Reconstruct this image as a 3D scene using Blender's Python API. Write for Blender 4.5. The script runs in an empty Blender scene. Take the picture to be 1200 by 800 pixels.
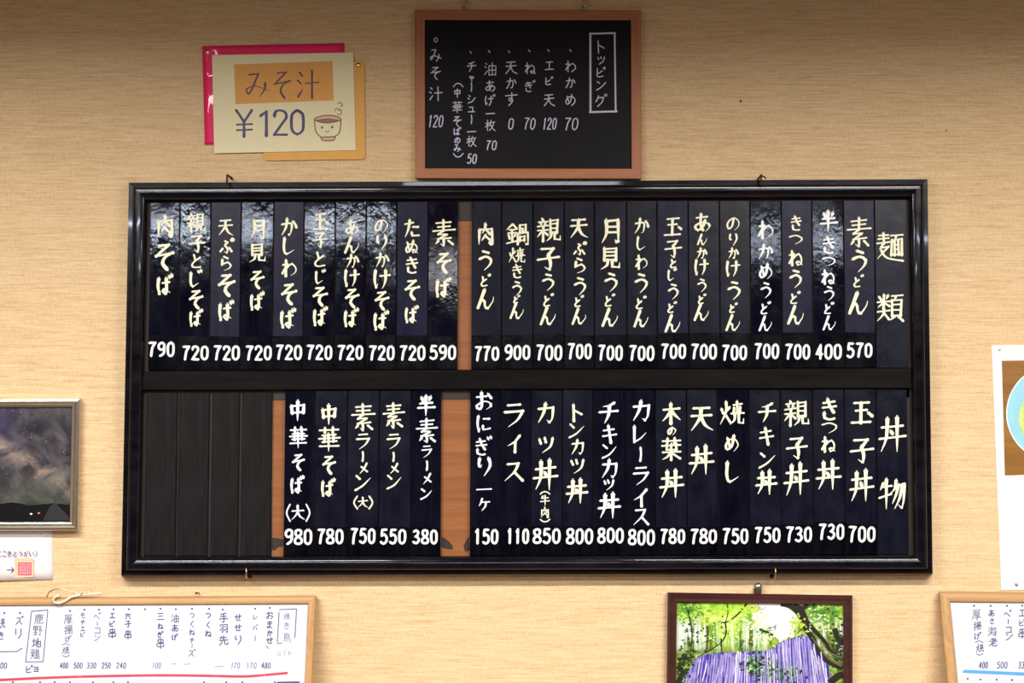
import bpy, math, random
from mathutils import Vector, Matrix

# ------------------------------------------------------------------ camera
SC = bpy.context.scene
COL = SC.collection
FPX = 1700.0                      # focal length in pixels of the 1200x800 frame
PITCH = math.radians(3.4)
CAM = Vector((0.0, -2.55, 1.55))
cd = bpy.data.cameras.new('camera'); cam = bpy.data.objects.new('camera', cd); COL.objects.link(cam)
cd.sensor_width = 36.0; cd.lens = FPX / 1200 * 36.0; cd.clip_start = 0.05
cam.location = CAM; cam.rotation_euler = (math.radians(90) + PITCH, 0, 0)
SC.camera = cam
SC.view_settings.view_transform = 'Standard'; SC.view_settings.look = 'None'
SC.view_settings.exposure = -0.07; SC.view_settings.gamma = 1.0
SC.view_settings.use_curve_mapping = False

# ------------------------------------------------------------------ world and room lamps
w = bpy.data.worlds.new('world'); SC.world = w; w.use_nodes = True
w.node_tree.nodes['Background'].inputs[0].default_value = (0.9, 0.93, 1.0, 1)
w.node_tree.nodes['Background'].inputs[1].default_value = 0.3
CEIL = 2.50
# (x, y, length, width, watts, colour)
LAMPS = [(-0.95, -1.30, 1.2, 0.10, 44, (1.0, 0.96, 0.91)),
         (0.95, -1.30, 1.2, 0.10, 44, (1.0, 0.96, 0.91)),
         (-1.12, -3.8, 1.2, 0.09, 44, (0.74, 0.84, 1.0)),
         (1.45, -4.3, 1.2, 0.16, 34, (0.74, 0.84, 1.0)),
         (-1.3, -2.15, 1.2, 0.12, 40, (1.0, 0.97, 0.93)),  # this and the next: unseen fill lamps added to lighten the upper wall
         (1.3, -2.15, 1.2, 0.12, 40, (1.0, 0.97, 0.93)),  # right-hand added fill
         (0.0, -5.6, 1.2, 0.16, 40, (0.90, 0.94, 1.0))]
for i, (x, y, sx, sy, W, c) in enumerate(LAMPS):
    ld = bpy.data.lights.new('lamp_light', 'AREA'); ld.shape = 'RECTANGLE'
    ld.size = sx; ld.size_y = sy; ld.energy = W; ld.color = c
    lo = bpy.data.objects.new('lamp_light', ld); COL.objects.link(lo)
    lo.location = (x, y, CEIL - 0.072)
    if y > -2: ld.spread = math.radians(165)

# ------------------------------------------------------------------ pixel helpers (1200x800 frame -> points on real planes)
_R = cam.rotation_euler.to_matrix()
def ray(u, v):
    return _R @ Vector(((u - 600) / FPX, -(v - 400) / FPX, -1.0))
class Plane:
    """plane through p0 with normal n, facing the room"""
    def __init__(s, p0, n): s.p0 = Vector(p0); s.n = Vector(n).normalized()
    def at(s, u, v, h=0.0):
        d = ray(u, v); p0 = s.p0 + s.n * h
        return CAM + d * ((p0 - CAM).dot(s.n) / d.dot(s.n))
WALL = Plane((0, 0, 0), (0, -1, 0))
def P(u, v, h=0.0): return WALL.at(u, v, h)

# ------------------------------------------------------------------ node materials
def sock(n, name): return n.inputs[name]
class Mat:
    def __init__(s, name):
        s.m = bpy.data.materials.new(name); s.m.use_nodes = True
        s.t = s.m.node_tree; s.b = s.t.nodes['Principled BSDF']
    def n(s, typ, **kw):
        nd = s.t.nodes.new(typ)
        for k, v in kw.items(): setattr(nd, k, v)
        return nd
    def l(s, a, b): s.t.links.new(a, b)
    def coord(s, which='Object', scale=(1, 1, 1), loc=(0, 0, 0), rot=(0, 0, 0)):
        tc = s.n('ShaderNodeTexCoord'); mp = s.n('ShaderNodeMapping')
        mp.inputs['Scale'].default_value = scale; mp.inputs['Location'].default_value = loc; mp.inputs['Rotation'].default_value = rot
        s.l(tc.outputs[which], mp.inputs['Vector']); return mp.outputs['Vector']
    def noise(s, vec, scale=5, detail=4, rough=0.5, dist=0.0):
        nd = s.n('ShaderNodeTexNoise'); nd.inputs['Scale'].default_value = scale; nd.inputs['Detail'].default_value = detail
        nd.inputs['Roughness'].default_value = rough; nd.inputs['Distortion'].default_value = dist
        s.l(vec, nd.inputs['Vector']); return nd.outputs['Fac']
    def ramp(s, fac, stops):
        r = s.n('ShaderNodeValToRGB'); e = r.color_ramp.elements
        while len(e) > 1: e.remove(e[-1])
        e[0].position = stops[0][0]; e[0].color = (*stops[0][1], 1)
        for p, c in stops[1:]:
            k = e.new(p); k.color = (*c, 1)
        s.l(fac, r.inputs['Fac']); return r.outputs['Color']
    def mix(s, fac, a, b, mode='MIX'):
        m = s.n('ShaderNodeMix', data_type='RGBA', blend_type=mode)
        for val, k in ((fac, 0), (a, 6), (b, 7)):
            if isinstance(val, (int, float)): m.inputs[k].default_value = val
            elif isinstance(val, tuple): m.inputs[k].default_value = (*val, 1)
            else: s.l(val, m.inputs[k])
        return m.outputs[2]
    def math(s, op, a, b=0.0):
        m = s.n('ShaderNodeMath', operation=op)
        for k, val in ((0, a), (1, b)):
            if isinstance(val, (int, float)): m.inputs[k].default_value = val
            else: s.l(val, m.inputs[k])
        return m.outputs[0]
    def mapr(s, v, a, b, c=0.0, d=1.0):
        m = s.n('ShaderNodeMapRange'); s.l(v, m.inputs[0])
        for k, val in zip((1, 2, 3, 4), (a, b, c, d)): m.inputs[k].default_value = val
        return m.outputs[0]
    def bump(s, h, strength=0.3, dist=0.001):
        b = s.n('ShaderNodeBump'); b.inputs['Strength'].default_value = strength; b.inputs['Distance'].default_value = dist
        s.l(h, b.inputs['Height']); s.l(b.outputs[0], s.b.inputs['Normal']); return b
    def set(s, **kw):
        names = dict(col='Base Color', rough='Roughness', metal='Metallic', spec='Specular IOR Level', coat='Coat Weight', coatr='Coat Roughness')
        for k, v in kw.items():
            i = s.b.inputs[names[k]]
            if isinstance(v, (int, float)): i.default_value = v
            elif isinstance(v, tuple): i.default_value = (*v, 1)
            else: s.l(v, i)
        return s

M = {}
def plain(name, col, rough=0.6, metal=0.0, spec=0.5, var=0.06, coat=0.0, scale=60):
    m = Mat(name); v = m.coord()
    f = m.noise(v, scale, 3)
    c = m.ramp(f, [(0.3, tuple(x * (1 - var) for x in col)), (0.7, tuple(min(1, x * (1 + var)) for x in col))])
    m.set(col=c, rough=rough, metal=metal, spec=spec, coat=coat); M[name] = m.m; return m
def wood(name, dark, light, along='x', rough=0.5, coat=0.0, scale=1.0, bump=0.15, loc=0.0, spec=0.5):
    m = Mat(name)
    s = {'x': (2.2, 60, 60), 'z': (60, 60, 2.2)}[along]
    v = m.coord(scale=tuple(k * scale for k in s), loc=(loc, loc, loc))
    f = m.noise(v, 1.6, 6, 0.6, 1.2); g = m.noise(v, 9, 3, 0.6)
    fac = m.math('ADD', m.math('MULTIPLY', f, 0.75), m.math('MULTIPLY', g, 0.25))
    m.set(col=m.ramp(fac, [(0.33, dark), (0.66, light)]), rough=rough, coat=coat, spec=spec)
    m.bump(fac, bump, 0.0006); M[name] = m.m; return m

# wallpaper: fine horizontal grasscloth
m = Mat('wallpaper')
v1 = m.coord(scale=(16, 7, 420)); v2 = m.coord(scale=(50, 30, 900), loc=(3, 1, 2)); v3 = m.coord(scale=(1.2, 1, 2.2)); v4 = m.coord(scale=(300, 1, 110))
a = m.noise(v1, 1, 5, 0.65, 0.3); b = m.noise(v2, 1, 3, 0.6); c = m.noise(v3, 1, 2); d = m.noise(v4, 1, 2)
fac = m.math('ADD', m.math('MULTIPLY', a, 0.5), m.math('ADD', m.math('MULTIPLY', b, 0.3), m.math('MULTIPLY', d, 0.2)))
col = m.ramp(fac, [(0.37, (0.60, 0.395, 0.20)), (0.5, (0.78, 0.555, 0.31)), (0.63, (0.89, 0.68, 0.42))])
col = m.mix(m.mapr(c, 0.3, 0.7, 0.0, 0.22), col, (0.70, 0.50, 0.31))
m.set(col=col, rough=0.8, spec=0.2); m.bump(fac, 0.5, 0.0012); M['wallpaper'] = m.m
wood('ceiling_paint', (0.12, 0.09, 0.06), (0.20, 0.15, 0.10), 'x', 0.7, scale=0.2)
plain('side_wall_paint', (0.45, 0.34, 0.22), 0.8)
plain('indigo_cloth', (0.012, 0.013, 0.03), 0.9)
wood('floor_wood', (0.05, 0.03, 0.018), (0.10, 0.06, 0.035), 'x', 0.5, scale=0.15)
wood('shelf_wood', (0.42, 0.24, 0.10), (0.62, 0.40, 0.19), 'x', 0.5)
plain('lamp_housing', (0.8, 0.8, 0.78), 0.5)
# lacquered frame of the large board
m = Mat('black_lacquer'); v = m.coord(scale=(14, 40, 40)); n1 = m.noise(v, 1, 4, 0.6); v = m.coord(scale=(180, 180, 180)); n2 = m.noise(v, 1, 2)
m.set(col=m.ramp(n1, [(0.3, (0.002, 0.002, 0.004)), (0.7, (0.009, 0.007, 0.010))]), rough=m.mapr(n1, 0.3, 0.7, 0.12, 0.2), coat=0.4, coatr=0.04, spec=0.2)
m.bump(m.math('ADD', n1, m.math('MULTIPLY', n2, 0.25)), 0.12, 0.001); M['black_lacquer'] = m.m
m = Mat('black_lacquer_matt'); v = m.coord(scale=(10, 60, 60)); n1 = m.noise(v, 1, 4, 0.6)
m.set(col=m.ramp(n1, [(0.3, (0.003, 0.0025, 0.0025)), (0.7, (0.009, 0.007, 0.006))]), rough=0.38, spec=0.08); m.bump(n1, 0.3, 0.0006); M['black_lacquer_matt'] = m.m
# slat paints: glossy black, satin navy, faded navy
def slat_mat(name, lo, hi, r0, r1, spec, bmp, coat=0.0):
    m = Mat(name); oi = m.n('ShaderNodeObjectInfo')
    tc = m.n('ShaderNodeTexCoord'); add = m.n('ShaderNodeVectorMath', operation='ADD'); mul = m.n('ShaderNodeVectorMath', operation='SCALE')
    m.l(oi.outputs['Location'], mul.inputs[0]); mul.inputs['Scale'].default_value = 7.3
    m.l(tc.outputs['Object'], add.inputs[0]); m.l(mul.outputs[0], add.inputs[1])
    def mp(s):
        k = m.n('ShaderNodeMapping'); k.inputs['Scale'].default_value = s; m.l(add.outputs[0], k.inputs['Vector']); return k.outputs[0]
    n1 = m.noise(mp((95, 95, 7)), 1, 4, 0.6, 0.4); n2 = m.noise(mp((30, 30, 22)), 1, 3, 0.55); n3 = m.noise(mp((150, 150, 110)), 1, 3, 0.6)
    m.set(col=m.ramp(m.math('ADD', m.math('MULTIPLY', n1, 0.6), m.math('MULTIPLY', n2, 0.4)), [(0.35, lo), (0.65, hi)]),
          rough=m.mapr(n2, 0.3, 0.7, r0, r1), spec=spec, coat=coat, coatr=0.1)
    h = m.math('ADD', m.math('MULTIPLY', n2, 1.3), m.math('ADD', m.math('MULTIPLY', n3, 0.35), m.math('MULTIPLY', n1, 0.15)))
    m.bump(h, bmp, 0.002); M[name] = m.m
slat_mat('slat_gloss', (0.002, 0.002, 0.006), (0.006, 0.006, 0.014), 0.03, 0.11, 0.55, 0.15)
slat_mat('slat_satin', (0.002, 0.002, 0.008), (0.005, 0.0055, 0.016), 0.24, 0.36, 0.22, 0.2)
slat_mat('slat_faded', (0.004, 0.004, 0.018), (0.009, 0.009, 0.030), 0.26, 0.38, 0.18, 0.2)
slat_mat('label_black', (0.001, 0.001, 0.003), (0.005, 0.0045, 0.007), 0.12, 0.22, 0.2, 0.2)
m = Mat('slat_bare'); v = m.coord(scale=(120, 60, 7)); n1 = m.noise(v, 1, 6, 0.7, 1.5); v = m.coord(scale=(9, 9, 6)); n2 = m.noise(v, 1, 3)
c = m.ramp(n1, [(0.34, (0.0025, 0.002, 0.0022)), (0.62, (0.013, 0.0105, 0.0105))])
m.set(col=m.mix(m.mapr(n2, 0.45, 0.75, 0, 0.5), c, (0.014, 0.009, 0.014)), rough=0.5, spec=0.14); m.bump(n1, 0.5, 0.0008); M['slat_bare'] = m.m
wood('backing_ply', (0.21, 0.065, 0.014), (0.34, 0.118, 0.028), 'x', 0.55, scale=0.7)
plain('dark_stain', (0.028, 0.015, 0.010), 0.6)
plain('cream_paint', (0.93, 0.90, 0.66), 0.5, var=0.05, scale=300)
plain('white_paint', (0.90, 0.92, 0.93), 0.45, var=0.03, scale=300)
wood('chalkboard_wood', (0.33, 0.105, 0.035), (0.50, 0.19, 0.075), 'x', 0.45)
wood('chalkboard_wood_upright', (0.33, 0.105, 0.035), (0.50, 0.19, 0.075), 'z', 0.45)
m = Mat('chalkboard_black'); v = m.coord(scale=(9, 9, 9)); n1 = m.noise(v, 1, 4, 0.6)
m.set(col=m.ramp(n1, [(0.3, (0.002, 0.002, 0.003)), (0.7, (0.006, 0.005, 0.005))]), rough=0.5, spec=0.18); M['chalkboard_black'] = m.m
plain('chalk', (0.66, 0.66, 0.86), 0.9, var=0.18, scale=900)
plain('steel', (0.5, 0.48, 0.45), 0.3, 1.0)
plain('brass', (0.62, 0.46, 0.22), 0.3, 1.0)
plain('gold_pin', (0.86, 0.72, 0.40), 0.22, 1.0)
plain('dark_iron', (0.09, 0.05, 0.035), 0.45, 0.6)
m = plain('pink_card', (0.90, 0.03, 0.15), 0.5, var=0.03, coat=0.3, spec=0.15)
plain('orange_card', (0.83, 0.43, 0.09), 0.6, var=0.04)
plain('orange_label', (0.83, 0.40, 0.10), 0.65, var=0.05)
plain('cream_card', (0.92, 0.83, 0.53), 0.7, var=0.02)
plain('navy_ink', (0.045, 0.035, 0.16), 0.5)
plain('brown_ink', (0.10, 0.035, 0.06), 0.5)
plain('doodle_ink', (0.13, 0.07, 0.05), 0.6)
plain('doodle_peach', (0.85, 0.50, 0.30), 0.7)
plain('doodle_soup', (0.42, 0.22, 0.17), 0.7)
plain('white_paper', (0.87, 0.80, 0.80), 0.7, var=0.02)
plain('poster_paper', (0.94, 0.90, 0.85), 0.5, var=0.02)
m = Mat('whiteboard'); v = m.coord(scale=(6, 6, 6)); n1 = m.noise(v, 1, 4)
m.set(col=m.ramp(n1, [(0.3, (0.60, 0.61, 0.65)), (0.7, (0.66, 0.67, 0.70))]), rough=0.35, spec=0.3); M['whiteboard'] = m.m
wood('pine', (0.36, 0.18, 0.05), (0.54, 0.30, 0.105), 'x', 0.45)
wood('pine_upright', (0.36, 0.18, 0.05), (0.54, 0.30, 0.105), 'z', 0.45)
plain('violet_marker', (0.035, 0.025, 0.17), 0.5, var=0.35, scale=700)
plain('dark_marker', (0.045, 0.035, 0.16), 0.5, var=0.2)
plain('faint_marker', (0.19, 0.19, 0.38), 0.5, var=0.2, scale=700)
m = Mat('red_marker'); v = m.coord(scale=(35, 35, 35)); n1 = m.noise(v, 1, 4, 0.7)
m.set(col=m.ramp(n1, [(0.45, (0.50, 0.012, 0.045)), (0.64, (0.56, 0.04, 0.08)), (0.72, (0.66, 0.30, 0.34))]), rough=0.5); M['red_marker'] = m.m
plain('blue_tape', (0.06, 0.30, 0.62), 0.5)
plain('stamp_peach', (0.90, 0.60, 0.38), 0.7)
plain('stamp_pink', (0.88, 0.30, 0.36), 0.7, var=0.3, scale=900)
plain('stamp_red', (0.72, 0.06, 0.10), 0.7)
plain('string_cream', (0.78, 0.68, 0.50), 0.8)
m = Mat('champagne_metal'); v = m.coord(scale=(5, 200, 200)); n1 = m.noise(v, 1, 3)
m.set(col=m.ramp(n1, [(0.3, (0.56, 0.50, 0.40)), (0.7, (0.68, 0.62, 0.52))]), rough=0.22, metal=0.9); M['champagne_metal'] = m.m
plain('frame_core', (0.20, 0.15, 0.09), 0.6)
m = Mat('mahogany'); v = m.coord(scale=(6, 60, 60)); n1 = m.noise(v, 1, 4)
m.set(col=m.ramp(n1, [(0.3, (0.035, 0.008, 0.009)), (0.7, (0.065, 0.018, 0.018))]), rough=0.3, coat=0.4, coatr=0.2); M['mahogany'] = m.m
plain('grey_smudge', (0.75, 0.62, 0.72), 0.5)

# ------------------------------------------------------------------ mesh builders
class MB:
    def __init__(s): s.v = []; s.f = []
    def quadgrid(s, rows):                                    # rows of points, joined
        b = len(s.v); n = len(rows[0])
        for r in rows: s.v += [Vector(p) for p in r]
        for i in range(len(rows) - 1):
            for j in range(n - 1):
                a = b + i * n + j; s.f.append((a, a + 1, a + n + 1, a + n))
    def poly(s, pts):
        b = len(s.v); s.v += [Vector(p) for p in pts]; s.f.append(tuple(range(b, b + len(pts))))
    def slab(s, q, n, h0, h1, bev=0.0006):
        """q: four world points (TL,TR,BR,BL) on the front, n outward; runs from back h0 to front h1 (relative to q)"""
        c = sum(q, Vector()) / 4
        def ring(h, ins):
            out = []
            for i, p in enumerate(q):
                a = (q[(i + 1) % 4] - p).normalized(); b2 = (q[i - 1] - p).normalized()
                out.append(p + n * h + (a + b2) * ins)
            return out
        rs = [ring(h0, 0), ring(h1 - bev, 0), ring(h1, bev)]
        b = len(s.v)
        for r in rs: s.v += r
        for k in range(2):
            for i in range(4):
                j = (i + 1) % 4
                s.f.append((b + k * 4 + i, b + k * 4 + j, b + k * 4 + 4 + j, b + k * 4 + 4 + i))
        s.f.append((b + 8, b + 9, b + 10, b + 11)); s.f.append((b + 3, b + 2, b + 1, b))
    def tube(s, pts, r, seg=8, closed=False):
        pts = [Vector(p) for p in pts]; n = len(pts); rows = []; ref = None
        for i in range(n):
            if closed: d = pts[(i + 1) % n] - pts[i - 1]
            else: d = pts[min(i + 1, n - 1)] - pts[max(i - 1, 0)]
            d.normalize()
            if ref is None: ref = d.orthogonal().normalized()
            ref = (ref - d * ref.dot(d)).normalized(); bi = d.cross(ref)
            rr = r[i] if isinstance(r, (list, tuple)) else r
            rows.append([pts[i] + (ref * math.cos(2 * math.pi * k / seg) + bi * math.sin(2 * math.pi * k / seg)) * rr for k in range(seg)])
        b = len(s.v)
        for q in rows: s.v += q
        for i in range(n if closed else n - 1):
            i2 = (i + 1) % n
            for k in range(seg):
                k2 = (k + 1) % seg
                s.f.append((b + i * seg + k, b + i * seg + k2, b + i2 * seg + k2, b + i2 * seg + k))
        if not closed:
            s.f.append(tuple(b + k for k in reversed(range(seg)))); s.f.append(tuple(b + (n - 1) * seg + k for k in range(seg)))
    def lathe(s, c, axis, prof, seg=16):
        """prof: (radius, height along axis)"""
        axis = Vector(axis).normalized(); u = axis.orthogonal().normalized(); w2 = axis.cross(u); b = len(s.v)
        for r, h in prof:
            for k in range(seg):
                t = 2 * math.pi * k / seg
                s.v.append(Vector(c) + axis * h + (u * math.cos(t) + w2 * math.sin(t)) * max(r, 1e-5))
        for i in range(len(prof) - 1):
            for k in range(seg):
                k2 = (k + 1) % seg
                s.f.append((b + i * seg + k, b + i * seg + k2, b + (i + 1) * seg + k2, b + (i + 1) * seg + k))
        s.f.append(tuple(b + k for k in reversed(range(seg)))); e = b + (len(prof) - 1) * seg
        s.f.append(tuple(e + k for k in range(seg)))
    def build(s, name, mat, parent=None, smooth=False, loc=None):
        if parent is not None: o0 = world_loc(parent)
        elif loc is not None: o0 = Vector(loc)
        else: o0 = sum(s.v, Vector()) / len(s.v)
        # own origin for a child: centre of its verts
        c = sum(s.v, Vector()) / len(s.v) if loc is None else Vector(loc)
        me = bpy.data.meshes.new(name); me.from_pydata([tuple(p - c) for p in s.v], [], s.f); me.update()
        if isinstance(mat, str): mat = M[mat]
        me.materials.append(mat)
        if smooth:
            me.polygons.foreach_set('use_smooth', [True] * len(me.polygons))
        o = bpy.data.objects.new(name, me); COL.objects.link(o)
        if parent is not None:
            o.parent = parent; o.location = c - o0
        else: o.location = c
        return o
def world_loc(o):
    p = Vector(o.location)
    while o.parent: o = o.parent; p += Vector(o.location)
    return p
def tag(o, label=None, cat=None, group=None, kind=None):
    for k, x in (('label', label), ('category', cat), ('group', group), ('kind', kind)):
        if x: o[k] = x
    return o
def thing(name, loc, label, cat, group=None):
    o = bpy.data.objects.new(name, None); COL.objects.link(o); o.location = loc; o.empty_display_size = 0.02
    return tag(o, label, cat, group)
def fix_normals(o):
    import bmesh
    bm = bmesh.new(); bm.from_mesh(o.data); bmesh.ops.recalc_face_normals(bm, faces=bm.faces); bm.to_mesh(o.data); bm.free(); return o

def rails(outer, pl, prof, parent, mats, h_is_plane=True, smooth_angle=True, name='frame_rail'):
    """four mitred frame rails. outer: px quad TL,TR,BR,BL (on the wall plane height hq); prof: (inset_px, height_m)"""
    q = [Vector((*p, 0)) for p in outer]
    def pt(i, t, h):
        p = q[i]; a = (q[(i + 1) % 4] - p).normalized(); b = (q[i - 1] - p).normalized()
        s = p + (a + b) * t; return pl.at(s.x, s.y, h)
    out = []
    for i in range(4):
        j = (i + 1) % 4; mb = MB(); A = []; B = []
        for t, h in prof: A.append(pt(i, t, h)); B.append(pt(j, t, h))
        b = len(mb.v); mb.v += A + B; n = len(prof)
        for k in range(n - 1): mb.f.append((b + k, b + n + k, b + n + k + 1, b + k + 1))
        mb.f.append((b + n - 1, b + n + n - 1, b + n, b))           # back face
        mb.f.append(tuple(range(b, b + n))); mb.f.append(tuple(reversed(range(b + n, b + 2 * n))))
        o = fix_normals(mb.build(name, mats[i % len(mats)], parent, smooth=True))
        mod = o.modifiers.new('edges', 'EDGE_SPLIT'); mod.split_angle = math.radians(32)
        out.append(o)
    return out

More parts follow.
